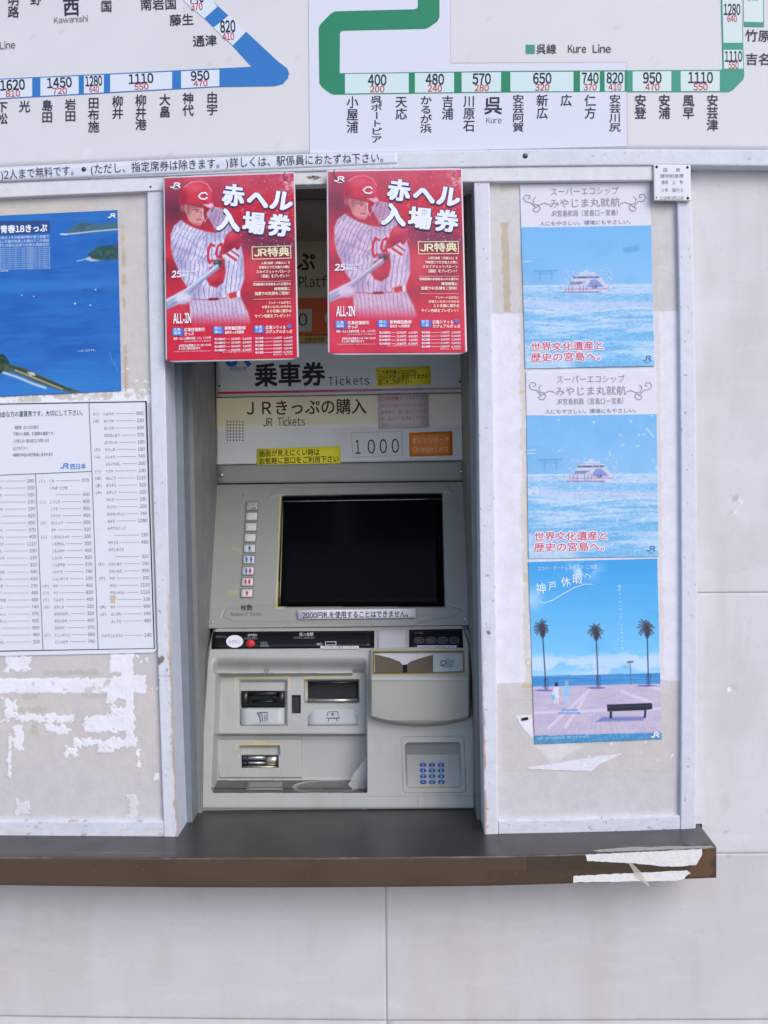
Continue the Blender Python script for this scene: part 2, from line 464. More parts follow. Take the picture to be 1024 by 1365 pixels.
# ================================================================== COUNTER
cnt = thing('counter_shelf', 'long dark brown laminate counter shelf jutting out under the ticket machine', 'counter')
fe = [(-140, 1140.5), (0, 1142), (250, 1143.3), (450, 1143), (640, 1141.3), (780, 1138), (955, 1129)]
fb = [(-140, 1177), (0, 1180), (250, 1183.0), (450, 1182.7), (640, 1181.2), (765, 1177.5), (955, 1170)]
def counter_front(px, py):
    p = Paint(px, py, (82, 66, 52))
    p.mix(sst(.4, .8, fbm(px * .3, py, 22, 4, 2)) * .5, (71, 56, 43))
    p.mix((px > 703) * (py < 1160) * .8, (66, 54, 42)); p.mix((px > 650) * (py > 1160) * .7, (74, 58, 42))
    p.rag(651, 1166, 664, 1177, (92, 62, 40), 6, 6, .6, 3)
    p.rag(922, 1136, 952, 1168, (104, 74, 54), 8, 12, .9, 4)
    sp = fbm(px, py, 3, 2, 12); p.mix((sp > .90) * .4, (120, 110, 100))
    e = np.interp(px, [q[0] for q in fe], [q[1] for q in fe])
    p.mix((py < e + 1.6) * .5 * fbm(px, py, 9, 3, 6), (170, 164, 158))
    return p
sheet('front_edge', fe, fb, Y_CF, 500, 24, None, M_lino(), cnt, paint=counter_front, chamfer=.0015, thick=.03)
# top board
be = [(-140, 1112), (0, 1114), (237, 1115.5), (450, 1113.6), (664, 1112), (905, 1106.5), (936, 1104)]
n = 300
A = un(*along(fe, n + 1).T, Y_CF); Bp = un(*along(be, n + 1).T, 0.0)
A[:, 1] += .0012; A[:, 2] += 0
rows = [A, A * .66 + Bp * .34, A * .33 + Bp * .67, Bp]
for yb in (.06, .12, .2, .3, .45, .7):
    r = Bp.copy(); r[:, 1] = yb; r[:, 2] = Bp[:, 2]; rows.append(r)
G = np.stack(rows); mm_, nn_ = G.shape[:2]
# lie flat: even out the height behind the front edge
idx = np.arange(mm_ * nn_).reshape(mm_, nn_)
q = np.stack([idx[:-1, :-1], idx[:-1, 1:], idx[1:, 1:], idx[1:, :-1]], -1).reshape(-1, 4)
top_c = np.ones((mm_ * nn_, 3)) * lin((58, 54, 51))
co = G.reshape(-1, 3)
low = co.copy(); low[:, 2] -= .055
# right end cap
ec = [idx[i, -1] for i in range(4)]; s0 = len(co); co2 = np.r_[co, co[ec] - [0, 0, .055]]
capf = np.array([[ec[i], s0 + i, s0 + i + 1, ec[i + 1]] for i in range(3)])
me = mesh_np('top_board', co2, np.r_[q, capf], np.r_[top_c, top_c[:4]], True)
link('top_board', me, cnt, M_lino())
# underside
fbw = un(*along(fb, 41).T, Y_CF + .03); bkw = fbw.copy(); bkw[:, 1] = YW + .005
k = 41; me = mesh_np('underside', np.r_[fbw, bkw], np.array([[i, i + 1, k + i + 1, k + i] for i in range(k - 1)]), np.ones((2 * k, 3)) * lin((70, 60, 50)))
link('underside', me, cnt, M_lino())
def shape(name, pts, Y, color, material, parent, thick=.0008, n=None, paint=None):
    """thin cut-out with real thickness from an outline"""
    pts = np.array(pts, float); P = un(pts[:, 0], pts[:, 1], Y); k = len(P)
    Bk = P.copy(); Bk[:, 1] += thick
    f = [tuple(range(k)), tuple(range(2 * k - 1, k - 1, -1))] + [(i, k + i, k + (i + 1) % k, (i + 1) % k) for i in range(k)]
    return link(name, mesh_np(name, np.r_[P, Bk], f, np.ones((2 * k, 3)) * lin(color)), parent, material)
def ragged(pts, amp, step=3.0, seed=1):
    r = random.Random(seed); o = []
    for i in range(len(pts)):
        a = np.array(pts[i], float); b = np.array(pts[(i + 1) % len(pts)], float); L = np.linalg.norm(b - a); k = max(1, int(L / step))
        for j in range(k):
            p = a + (b - a) * j / k; o.append((p[0] + r.uniform(-amp, amp), p[1] + r.uniform(-amp, amp)))
    return o
paperm = mat('paper_residue', .85, .2, grain=.06, gscale=120, bump=.6, bscale=300)
shape('edge_chip', ragged([(781, 1139.5), (936, 1132), (936, 1139), (928, 1153), (905, 1155), (882, 1155), (860, 1152), (783, 1147.5)], .5, 4, 1), Y_CF - .0012, (226, 222, 220), paperm, cnt, .0012)['label'] = 'upper white bare strip where laminate has peeled'
shape('edge_chip', ragged([(764, 1168), (840, 1164), (916, 1160.5), (921, 1164), (914, 1168), (912, 1172), (903, 1174), (860, 1174.5), (764, 1176.5)], .5, 4, 2), Y_CF - .0012, (228, 224, 222), paperm, cnt, .0012)['label'] = 'lower white bare strip where laminate has peeled'
shape('film_shred', ragged([(790, 1133.5), (836, 1129.5), (900, 1128), (948, 1127.5), (952, 1130), (936, 1131), (868, 1133.5), (800, 1136)], .5, 5, 3), Y_CF - .0014, (205, 205, 200), M_clear(), cnt, .0004)
shape('film_shred', [(838, 1151), (842, 1150), (856, 1164), (867, 1182), (863, 1181), (848, 1168)], Y_CF - .004, (225, 215, 205), M_clear(), cnt, .0004)

# ================================================================== FRAMES AND NOTICE BOARDS
FRC = (214, 214, 224)
def worn(edge=None, rust=0.0, seed=0, spots=()):
    def f(px, py):
        p = Paint(px, py, FRC)
        p.mix(sst(.45, .8, fbm(px, py * .2, 30, 4, seed)) * .35, (202, 203, 214))
        sp = fbm(px, py, 4.5, 3, seed + 3); p.mix(sst(.80, .86, sp) * .6, (120, 112, 110))
        for (x, y, rx, ry, k) in spots:
            d = np.exp(-(((px - x) / rx) ** 2 + ((py - y) / ry) ** 2))
            nn = fbm(px, py, 5, 3, seed + 7); p.mix(sst(.68, .76, nn * .55 + d * .45 * k) * .9, (98, 86, 82)); p.mix(sst(.55, .68, nn * .5 + d * .5 * k) * .3, (170, 160, 154))
        return p
    return f
head = thing('frame_rail', 'white painted head rail running under the fare map, above posters and notice boards', 'rail')
def rail2(px, py):
    p = worn(seed=5)(px, py); p.mix(np.full(px.shape, .5), (222, 220, 218))
    d = np.exp(-(((px - 418) / 13) ** 2 + ((py - 236) / 6) ** 2)); nn = fbm(px, py, 4, 3, 9)
    p.mix(sst(.62, .72, nn * .6 + d * .45), (92, 74, 56)); p.mix(d * .3, (190, 178, 160))
    d = np.exp(-(((px - 428) / 60) ** 2 + ((py - 244) / 5) ** 2)); p.mix(d * .35 * sst(.4, .7, nn), (188, 178, 140))
    return p
sheet('head_board', [(-140, 250.5), (0, 243), (210, 235.5), (400, 229), (520, 226), (640, 222.8), (872, 220.3)], [(-140, 271.5), (0, 263.5), (190, 255.4), (395, 246), (640, 242.3), (872, 240.5)], -.004, 500, 20, None, M_paint(), head, paint=rail2, chamfer=.0012, thick=.12)

YP = .012   # depth of the notice panels
nbl = thing('notice_board', 'left notice board with sea poster, fare table and torn white paper remnants', 'notice board')
def torn(px, py):
    n1 = (fbm(px, py, 7, 4, 21) - .5); n2 = (fbm(px, py, 3, 3, 22) - .5); d = np.full(px.shape, 1e9)
    rects = [(-140, 904, 160, 924, 2), (146, 871, 178, 897, 3), (161, 893, 178, 926, 2), (150, 901, 194, 924, 2.5), (167, 922, 179, 992, 2.5),
             (6, 873, 42, 894, 6), (18, 952, 100, 962, 6), (112, 954, 180, 976, 6), (98, 985, 182, 996, 6), (142, 922, 170, 935, 5), (130, 998, 152, 1003, .8),
             (183, 1000, 186, 1034, 4), (18, 966, 31, 1000, 3.5), (10, 976, 15, 1037, 4), (5, 932, 22, 960, 7), (88, 995, 104, 1010, 6), (60, 968, 90, 978, 6.5),
             (206, 1031, 212, 1040, 3), (184, 876, 196, 884, 6), (202, 918, 209, 924, 4), (150, 940, 172, 958, 7), (22, 1068, 40, 1086, 5), (169, 1060, 183, 1089, 6),
             (-60, 940, -10, 1020, 10)]
    for x0, y0, x1, y1, amp in rects:
        q = np.maximum(np.maximum(x0 - px, px - x1), np.maximum(y0 - py, py - y1)) + (n1 * 2.2 + n2 * 1.2) * amp + amp * .12
        d = np.minimum(d, q)
    return d
def left_panel(px, py):
    p = Paint(px, py, (204, 196, 192))
    p.mix(sst(.45, .75, fbm(px, py, 90, 4, 1)) * .5, (196, 190, 192)); p.mix(sst(980, 1090, py) * .5, (204, 202, 208))
    wht = (233, 231, 238)
    d = torn(px, py)
    m = 1 - sst(-.5, .6, d)
    holes = sst(.60, .66, fbm(px, py, 9, 3, 33)) * (py > 904) * (py < 922) * (px < 148)
    faint = ((py > 1050) * .45)
    p.mix(m * (1 - holes * .8) * (1 - faint), wht)
    p.mix((1 - sst(.2, 2.2, np.abs(d - 1.5))) * .15, (180, 168, 158))
    for (x0, y0, x1, y1) in [(28, 926, 50, 932), (110, 926, 140, 931), (25, 943, 62, 950), (60, 893, 110, 900), (40, 965, 50, 980), (95, 893, 130, 900)]:
        p.rag(x0, y0, x1, y1, (180, 168, 155), 4, 6, .4, 5)
    # flaky strip between the poster and the fare table
    q = 1 - sst(0, 2, np.maximum(519 - py, py - 536)); nn = fbm(px, py, 9, 4, 31); p.mix(q * sst(.40, .48, nn), (232, 230, 236)); p.mix(q * sst(.6, .66, fbm(px, py, 8, 4, 35)) * .7, (196, 184, 168))
    # glue line beside the poster
    for xx, w, a in ((164.5, 2.6, .55), (163, 1.2, .6)):
        xc = xx + (py - 300) * .019
        p.mix(a * np.exp(-((px - xc) / w) ** 2) * sst(.35, .65, fbm(px, py, 11, 3, 4)) * (py > 300) * (py < 530), (182, 158, 128))
    p.mix((1 - sst(0, 10, np.abs(py - 278) - 3)) * .25 * sst(.3, .6, fbm(px, py, 14, 3, 9)) * (px < 160), (206, 190, 168))
    p.mix(sst(.72, .76, fbm(px, py, 6, 3, 41)) * (py > 490) * (py < 545) * (px > 160) * .8, (238, 236, 240))
    return p
sheet('panel', [(-140, 262), (0, 258), (200, 250)], [(-140, 1100), (0, 1100), (222, 1102)], lambda px, py: YP - .0009 * (1 - sst(-1.2, .8, torn(px, py))) * (py > 868) * (.6 + .8 * fbm(px, py, 6, 3, 17)), 380, 840, None, M_paint(), nbl, paint=left_panel, thick=.01)
P1L = [(196.5, 256), (198.5, 400), (203, 600), (207, 750), (211, 885), (215, 1000), (219, 1116)]
P1R = [(217, 253.5), (218, 400), (222.5, 600), (225, 750), (229, 890), (233, 1000), (237.5, 1116)]
def post1(px, py):
    p = worn(seed=11, spots=((213, 880, 9, 12, 1.0), (222, 900, 6, 30, .7), (222, 1020, 10, 40, .5), (207, 380, 6, 30, .25), (215, 860, 5, 10, .8)))(px, py)
    xr = np.interp(py, [q[1] for q in P1R], [q[0] for q in P1R]); e = xr - px
    k = sst(720, 900, py); nn = fbm(px, py * .5, 7, 3, 14)
    n4 = fbm(px * 1.5, py * .6, 4, 4, 15); p.mix(k * sst(5.0, 2.0, e + (nn - .5) * 9) * sst(.25, .55, n4) * .85, (188, 164, 146)); p.mix(k * sst(2.6, .8, e + (n4 - .5) * 7) * .6, (160, 132, 110)); p.mix(k * sst(.66, .74, n4) * sst(8, 4, e) * .6, (150, 142, 138))
    p.mix((1 - sst(0, 1, np.abs(py - 901) - .3)) * .4, (150, 140, 130))
    return p
sheet('post', P1L, P1R, 0.0, 860, 22, None, M_paint(), nbl, paint=post1, chamfer=.001, thick=.098, side=(208, 212, 226))
def sill_p(px, py):
    p = worn(seed=15)(px, py); n = fbm(px * .35, py, 5, 4, 3)
    p.mix(sst(.60, .72, n) * .22, (176, 174, 174)); p.mix(sst(.76, .80, fbm(px * .6, py, 9, 3, 8)) * .45, (138, 132, 128))
    return p
sheet('bottom_rail', [(-140, 1093), (0, 1094.5), (218.5, 1094.8)], [(-140, 1113), (0, 1114.6), (219, 1116)], .002, 300, 16, None, M_paint(), nbl, paint=sill_p, chamfer=.001, thick=.03)

nbr = thing('notice_board', 'right notice board holding three blue travel posters beside the machine', 'notice board')
def right_panel(px, py):
    p = Paint(px, py, (206, 200, 200))
    p.mix(sst(.4, .8, fbm(px, py, 70, 4, 2)) * .4, (198, 192, 194))
    n = (fbm(px, py, 6, 4, 5) - .5) * 8 + (fbm(px, py, 30, 2, 6) - .5) * 8
    edge_t = np.interp(px, [655, 760, 905], [418, 417, 414]); edge_b = np.interp(px, [660, 690, 870, 907], [911, 911, 904, 908])
    m = sst(-.6, .6, py - edge_t + n * .35) * sst(.6, -.6, py - edge_b + n * .35)
    p.mix(m, (226, 222, 232))
    # old tape
    t = np.abs(px - (673 + (py - 300) * .03)) - 4.6 + (fbm(px, py, 5, 3, 12) - .5) * 5
    p.mix((1 - sst(-.8, .8, t)) * (py > 296) * (py < 416) * (.55 + .4 * fbm(px, py, 8, 2, 3)), (186, 168, 140))
    t = np.abs(px - (694 + (py - 300) * .016)) - 4 + (fbm(px, py, 7, 3, 13) - .5) * 8
    p.mix((1 - sst(-1, 1, t)) * (py > 330) * (py < 930) * .35, (196, 176, 146))
    t = np.abs(px - (874 + (py - 300) * .014)) - 3 + (fbm(px, py, 9, 3, 14) - .5) * 8
    p.mix((1 - sst(-1, 1, t)) * (py > 330) * (py < 900) * .3, (204, 186, 166))
    p.rag(668, 244, 700, 254, (190, 172, 148), 8, 16, .4, 4)
    p.rag(697, 764, 703, 776, (206, 192, 166), 1, 5, .9, 5); p.rag(694, 520, 703, 524, (206, 190, 150), 2, 5, .8, 15)
    p.ell(705, 883, 5, 5, (206, 188, 158), .3, .7); p.ell(705, 883, 3, 3, (224, 220, 230), .3, .8)
    p.rag(696, 912, 712, 917, (198, 180, 150), 2, 5, .8, 7); p.rag(694, 650, 704, 705, (214, 204, 190), 5, 7, .5, 8)
    # ghost of an old sheet
    p.mix((px > 671) * (px < 897) * (py > 933) * (py < 1028) * .5, (203, 195, 190))
    fr = np.minimum(np.minimum(np.abs(px - 671), np.abs(px - 897)) + 99 * ((py < 933) | (py > 1028)), np.minimum(np.abs(py - 933), np.abs(py - 1028)) + 99 * ((px < 671) | (px > 897)))
    p.mix((1 - sst(.2, 1.1, fr)) * .35, (184, 176, 172))
    p.mix(sst(.76, .8, fbm(px, py, 5, 3, 44)) * (py > 985) * (py < 1015) * (px > 770) * .8, (236, 234, 238))
    p.poly([(710, 994), (760, 990), (780, 996), (762, 1002), (748, 1012), (735, 1018), (722, 1000)], (222, 218, 220), 2.5, .8)
    p.mix(sst(1030, 1085, py) * .4, (204, 202, 210))
    return p
sheet('panel', [(648, 238), (915, 238)], [(660, 1096), (915, 1094)], YP, 270, 860, None, M_paint(), nbr, paint=right_panel, thick=.01)
P2L = [(632, 242.5), (635, 380), (637.6, 510), (639.6, 700), (642, 890), (645.8, 1113.5)]
P2R = [(652.7, 242.3), (655, 380), (657, 500), (659.8, 700), (662, 890), (664, 1113)]
def post2(px, py):
    p = worn(seed=21, spots=((650, 760, 7, 14, .9), (652, 840, 9, 14, 1.0), (652, 800, 8, 20, .5), (655, 560, 5, 40, .45), (649, 990, 7, 40, .4), (650, 680, 5, 20, .5), (652, 1046, 4, 4, .9)))(px, py)
    xl = np.interp(py, [q[1] for q in P2L], [q[0] for q in P2L]); e = px - xl
    k = sst(800, 1000, py); nn = fbm(px, py * .5, 7, 3, 24)
    p.mix(k * sst(3.6, 1.2, e + (nn - .5) * 5), (176, 150, 136))
    return p
sheet('post', P2L, P2R, 0.0, 880, 20, None, M_paint(), nbr, paint=post2, chamfer=.001, thick=.098, side=(208, 212, 226))['label'] = 'inner white post with chipped paint beside the machine'
P3L = [(902, 240.5), (903.5, 300), (905.7, 400), (907.5, 600), (908.6, 800), (908.5, 950), (907, 1107)]
P3R = [(920.5, 240), (923, 300), (926, 400), (928.5, 600), (929.8, 800), (929.2, 950), (927.4, 1105.5)]
sheet('post', P3L, P3R, 0.0, 440, 14, None, M_paint(), nbr, paint=worn(seed=27, spots=((911, 715, 3, 4, .7), (916, 912, 4, 3, .7))), chamfer=.001, thick=.03)['label'] = 'outer white post at the right end'
sheet('bottom_rail', [(664.2, 1094.5), (780, 1091.5), (907, 1087)], [(664.5, 1112.6), (780, 1111), (907, 1107)], .002, 260, 16, None, M_paint(), nbr, paint=sill_p, chamfer=.001, thick=.03)
shape('dark_gap', [(927, 1099), (936, 1098.5), (936, 1103), (928, 1104.5)], YW - .004, (40, 44, 60), M_ink(), nbr, .003)

# ================================================================== FARE MAP
fm = thing('fare_map_board', 'large white railway fare map with blue and green route lines above the machine', 'fare map')
YB = .0
BOARD = (216, 213, 216)
def bpaint(px, py):
    p = Paint(px, py, BOARD); p.mix(sst(.4, .8, fbm(px, py, 120, 3, 51)) * .3, (212, 206, 210))
    p.mix(sst(.86, .9, fbm(px, py, 4, 2, 52)) * .4, (190, 184, 184)); p.ell(114, 203, 4, 4, (228, 226, 234), .3, .8)
    return p
bot = [(-140, 229), (0, 221.8), (260, 209.8), (413, 204), (600, 199.6), (720, 198), (900, 198), (1170, 200)]
sheet('board', [(-140, -160), (1170, -160)], bot, YB, 200, 60, None, M_sign(), fm, paint=bpaint, chamfer=.0006, thick=.03)
bot2 = [(x, y + .8) for x, y in bot]
def r1p(px, py):
    p = Paint(px, py, (210, 212, 220)); p.mix(sst(.4, .8, fbm(px, py * .4, 40, 4, 53)) * .3, (202, 204, 212)); p.mix(sst(.84, .88, fbm(px, py, 4, 2, 54)) * .5, (150, 144, 140)); return p
sheet('bottom_rail', bot2, [(-140, 250), (0, 242.6), (210, 235), (400, 228.6), (520, 225.6), (640, 222.4), (872, 220), (1170, 223)], -.008, 400, 12, None, M_paint(), fm, paint=r1p, chamfer=.001, thick=.045)
a = Art(YB - .0004, lift=.00025)
SHEET = (216, 217, 230)
# pasted correction sheet (L shaped) and its edge
a.poly([(410, -150), (600.5, -150), (601, 84), (835, 83), (836, 195), (413, 204.5)], SHEET, 0)
for pl in ([(410, -150), (413, 204.5)], [(601, -20), (601, 84), (835, 82.5)], [(835.5, 83), (836.5, 195)], [(413, 204.5), (836, 195)]):
    a.stroke(pl, .7, (184, 184, 192), 1)
SM = mat('sign_print', .5, .3)
a.cut('pasted_sheet', fm, SM)
BL = (48, 118, 190)
a.poly([(-140, 140), (0, 132), (290, 116), (366, 114.8), (377, 112), (384, 104), (385.5, 98), (383, 91), (371, 82), (328, 42), (287.5, 5), (200, -75), (155, -75), (245, 0), (270, 22), (310, 61), (335.5, 89), (240, 93.5), (0, 105), (-140, 112)], BL, 1)
a.cut('route_line', fm, SM)['label'] = 'blue route line'
BOXB = (216, 222, 234)
def yt(x): return 105 - x * (105 - 91.5) / 290
def yb_(x): return 132 - x * (132 - 116) / 290
def bboxq(x0, x1, c=BOXB): a.poly([(x0, yt(x0) + 1.3), (x1, yt(x1) + 1.3), (x1, yb_(x1) - 1.2), (x0, yb_(x0) - 1.2)], c, 2)
NB = (36, 42, 60); RD = (190, 48, 56)
def fare(cx, ytop, ybot, w, big, small, ang=0.0):
    hgt = ybot - ytop
    c, s = math.cos(ang), math.sin(ang)
    lb = len(big) * w; ls = len(small) * w * .78
    by = ytop + hgt * .60; sy = ytop + hgt * .97
    def P(dx, dy): return (cx + dx * c - (dy - (ytop + ybot) / 2) * s, (ytop + ybot) / 2 + dx * s + (dy - (ytop + ybot) / 2) * c)
    a.text(big, P(-lb / 2, by), P(lb / 2, by), hgt * .74, NB, 3, .028)
    a.text(small, P(-ls / 2, sy), P(ls / 2, sy), hgt * .46, RD, 3, .02)
    a.cut('fare_box', fm, SM)
for x0, x1, b_, s_ in ((-60, -12, '1620', '810'), (-9 + 9, 43, '1620', '810'), (54, 105, '1450', '720'), (112, 138.5, '1280', '640'), (147, 229.5, '1110', '550'), (241.5, 292.5, '950', '470')):
    bboxq(x0, x1)
    if x0 < -20: continue
    cx = (x0 + x1) / 2 if x0 > 1 else 17
    w = 8.4 if x1 - x0 > 30 else 5.7
    fare(cx, yt(cx) + 1.0, yb_(cx) - 1.6, w, b_, s_, -.05)
a.poly([(305, 20.5), (328.5, 42), (310.5, 60.5), (284.5, 37)], BOXB, 2)
fare(304, 26, 54, 6.9, '820', '410', -.05)
a.poly([(243, -3), (280, -3), (290, 9), (272.5, 24.5), (246, 2)], BOXB, 2)
fare(262, -13, 14, 6.9, '740', '370', -.05)
NM = (44, 48, 66)
for s_, cx, y0, y1 in (('下松', 3, 135, 166), ('光', 33, 134, 150), ('島田', 63, 133, 164), ('岩田', 94, 131.5, 162.5), ('田布施', 125, 129.5, 177), ('柳井', 157, 127.5, 159),
                       ('柳井港', 188, 126, 174), ('大畠', 220, 125, 157), ('神代', 251, 123.5, 155), ('由宇', 283, 122, 154)):
    a.vert(s_, cx, y0, y1, 15.5, NM); a.cut('station_name', fm, SM)
a.text('西', (84, 19), (107, 18), 25, NM, 2, .02)
a.text('Kawanishi', (72, 31), (118, 28.5), 11, (100, 102, 112), 2); a.cut('station_name', fm, SM)
for q_ in (('明路', 18, -8, 24), ('野', 48, -9, 7), ('岩国', 142, -15, 16.5)): a.vert(*q_, 15.5, NM); a.cut('station_name', fm, SM)
for q_ in (('南岩国', (187, 12.5), (236, 10.5)), ('藤生', (226, 33), (259, 31.5)), ('通津', (257, 61), (290, 59.5))): a.text(*q_, 16, NM, 2, .012); a.cut('station_name', fm, SM)
a.text('Line', (0, 65.5), (21, 64), 13, (96, 98, 108), 2, .01); a.cut('line_name', fm, SM)
G1 = (36, 132, 96); G2 = (62, 150, 130)
a.poly([(557, -60), (586, -60), (586, 23), (583, 29), (571, 37), (567, 38.5), (458, 41), (454.5, 42), (453.3, 45), (453, 97.5), (680, 94.5), (836, 93.6), (836, 122.4), (680, 123.3), (445, 126.3), (440, 124.5), (429, 116), (425.8, 111), (424.8, 37), (427.5, 32), (441, 18), (447, 15), (552, 12.3), (556.3, 11), (557, 8)], G1, 1)
a.cut('route_line', fm, SM)['label'] = 'deep green route line'
a.poly([(836.2, 93.6), (961, 93), (963.5, 91), (959.5, -60), (987, -60), (992.3, 100), (991, 106), (977, 120), (971, 122.6), (836.2, 122.6)], G2, 1)
a.cut('route_line', fm, SM)['label'] = 'paler teal route line at the right'
for x0, x1, b_, s_ in ((460, 545, '400', '200'), (553.2, 605.4, '480', '240'), (615.5, 668, '570', '280'), (680.5, 764.5, '650', '320'), (773.3, 799.6, '740', '370'), (806, 832.8, '820', '410'), (843.5, 895, '950', '470'), (907.5, 959.5, '1110', '550')):
    t = np.interp([x0, x1], [453, 680, 961], [98.6, 96.0, 94.6]); b2 = np.interp([x0, x1], [453, 680, 961], [124.8, 121.9, 121.3])
    a.poly([(x0, t[0]), (x1, t[1]), (x1, b2[1]), (x0, b2[0])], (206, 224, 226) if x1 < 836 else (212, 224, 224), 2)
    w = 8.4 if x1 - x0 > 30 else 7.6
    fare((x0 + x1) / 2 + .5, t.mean() + .2, b2.mean() - .4, w, b_, s_)
a.poly([(961.8, -60), (987.5, -60), (989.8, 57), (964.5, 57)], (212, 224, 224), 2); fare(976, 4, 30, 5.6, '1280', '640')
a.poly([(964.7, 66.5), (990, 66.5), (991, 91.5), (965.3, 91.5)], (212, 224, 224), 2); fare(978, 67, 92, 5.9, '1110', '550')
a.poly([(989.5, -60), (1018, -60), (1018.6, 36), (991.6, 35.4)], G2, 1); a.poly([(990.5, -60), (1017, -60), (1017.4, 29.6), (991.8, 29)], (212, 224, 224), 2)
a.text('640', (996, 1.5), (1011, 1.5), 9, RD, 3); a.cut('fare_box', fm, SM)
a.text('竹原', (993, 53.5), (1028, 54.5), 17, NM, 2, .012); a.cut('station_name', fm, SM); a.text('吉名', (993.5, 84.8), (1028, 85.5), 17, NM, 2, .012); a.cut('station_name', fm, SM)
for s_, cx, y0, y1 in (('小屋浦', 470, 128, 178), ('呉ポートピア', 502, 127.5, 191), ('天応', 535, 128, 160), ('かるが浜', 568, 127.5, 177.5), ('吉浦', 597, 127.5, 160), ('川原石', 625.5, 127, 176),
                       ('安芸阿賀', 691, 126, 176), ('新広', 723, 126, 159), ('広', 755, 126, 142), ('仁方', 787, 126, 159), ('安芸川尻', 820, 126, 176), ('安登', 854, 126, 159), ('安浦', 886, 126, 159), ('風早', 918, 126, 159), ('安芸津', 950, 126, 175)):
    a.vert(s_, cx, y0, y1, 16, NM); a.cut('station_name', fm, SM)
a.text('呉', (645, 150), (670, 150), 25, NM, 2, .02); a.text('Kure', (648, 164), (669, 164), 10.5, (88, 92, 102), 2); a.cut('station_name', fm, SM)
a.rect(701, 59.5, 713, 71.5, G2, 1); a.text('呉線', (715, 70.5), (742, 70.5), 14, (60, 64, 76), 2, .012); a.text('Kure', (757, 70), (782, 70), 14, (72, 76, 86), 2, .012); a.text('Line', (790, 70), (815, 70), 14, (72, 76, 86), 2, .012)
a.cut('line_name', fm, SM)
# bolts
def dome(name, cx, cy, r, Y, color, material, parent, bulge=.003, n=20):
    v = []; f = []; rings = ((1, 0), (.8, .55), (.45, .9), (0, 1))
    for rr, hh in rings[:-1]:
        for i in range(n):
            t = 2 * math.pi * i / n; P = un(cx + r * rr * math.cos(t), cy + r * rr * math.sin(t), Y); P[1] -= bulge * hh; v.append(P)
    P = un(cx, cy, Y); P[1] -= bulge; v.append(P)
    for k in range(2):
        for i in range(n): f.append((k * n + i, k * n + (i + 1) % n, (k + 1) * n + (i + 1) % n, (k + 1) * n + i))
    for i in range(n): f.append((2 * n + i, 2 * n + (i + 1) % n, 3 * n))
    return link(name, mesh_np(name, np.array(v), f, np.ones((len(v), 3)) * lin(color), True), parent, material)
dome('bolt', 112, 225.8, 3.4, -.008, (84, 84, 92), M_metal(), fm, .004)
dome('bolt', 700.3, 207.8, 3.6, -.008, (88, 90, 96), M_metal(), fm, .004)
# sentence strip
st = thing('text_strip', 'long white paper strip of serif lettering stuck along the lower edge of the fare map', 'strip')
sheet('strip', [(-60, 226.8), (0, 224.4), (260, 213), (530, 203.6)], [(-60, 244.6), (0, 241.9), (260, 230.2), (530, 218)], -.0086, 120, 4, (214, 217, 228), M_sign(), st, thick=.0005)
a = Art(-.0092, lift=.0003)
a.text(')2人まで無料です。', (1, 238.6), (106, 231.8), 14.6, (58, 58, 76), 1); a.cut('lettering', st)
a.text('(ただし、指定席券は除きます。)', (121, 230.8), (305, 222.2), 14.6, (58, 58, 76), 1); a.cut('lettering', st)
a.text('詳しくは、駅係員におたずね下さい。', (306, 222.1), (519, 214.8), 14.6, (58, 58, 76), 1)
a.build('lettering', st)
# asset plate
pl = thing('number_plate', 'small white enamel plate of faded characters screwed over the right post top', 'plate')
sheet('plate', [(871, 219.5), (920.6, 220.2)], [(872, 267.4), (921, 268)], -.010, 60, 50, None, mat('enamel', .3, .5, grain=.02), pl, chamfer=.0008, thick=.004,
      paint=lambda px, py: (lambda p: (p.mix(sst(265, 268, py) * .6, (196, 190, 150)), p.mix(sst(874, 871.5, px) * .5, (196, 190, 150)), p)[-1])(Paint(px, py, (222, 222, 230))))
for x, y in ((875.5, 222.5), (916.5, 223), (917, 264)): dome('screw', x, y, 1.9, -.010, (52, 52, 54), M_metal(), pl, .002, 12)
dome('screw', 875.5, 263.5, 1.2, -.010, (120, 140, 110), M_metal(), pl, .001, 12)
a = Art(-.010)
INK = (128, 130, 138)
for s_, x0, x1, y in (('国', 884, 890, 228.5), ('鉄', 901, 907, 228.5), ('建物財産標', 880, 911.5, 236.5), ('建具', 882, 891, 245), ('上', 896, 901, 245), ('号', 906, 911, 245), ('２号', 881, 891, 255.5), ('面外５', 896, 912, 255.5), ('S.50年3月20日', 880, 912, 266)):
    a.text(s_, (x0, y), (x1, y), 5.6, INK, 1, .01); a.cut('text_line', pl)

# ================================================================== POSTERS
def poster(name, label, corners, Y, size, paintf, local, ngrid, material, art=None, margin=None, group=None, bend=0.0, cat='poster'):
    """a printed sheet: corners TL,TR,BR,BL in the photo; local = matching corners of the artwork's own coordinates"""
    t = thing(name, label, cat, group=group)
    tf = quadmap(local, corners); inv = quadmap(corners, local)
    TL, TR, BR, BL_ = corners
    Yf = (lambda px, py: Y - bend * (fbm(px, py, 60, 2, int(TL[1])) + .9 * sst(.75, 1.0, (py - TL[1]) / (BL_[1] - TL[1])) * fbm(px, py, 30, 2, 9))) if bend else Y
    def pf(px, py):
        q = inv(np.stack([px.ravel(), py.ravel()], 1)); return paintf(q[:, 0].reshape(px.shape), q[:, 1].reshape(px.shape))
    sheet('printed_sheet', [TL, TR], [BL_, BR], Yf, ngrid[0], ngrid[1], None, material, t, paint=pf, thick=.0006, smooth=False)
    if art:
        A_ = Art(Yf, tf, .0008 if bend > .003 else .0004); A_.parent = t; A_.pm = mat('poster_ink', .5, .15); art(A_); A_.cut('fine_print', t, A_.pm)
    return t, tf

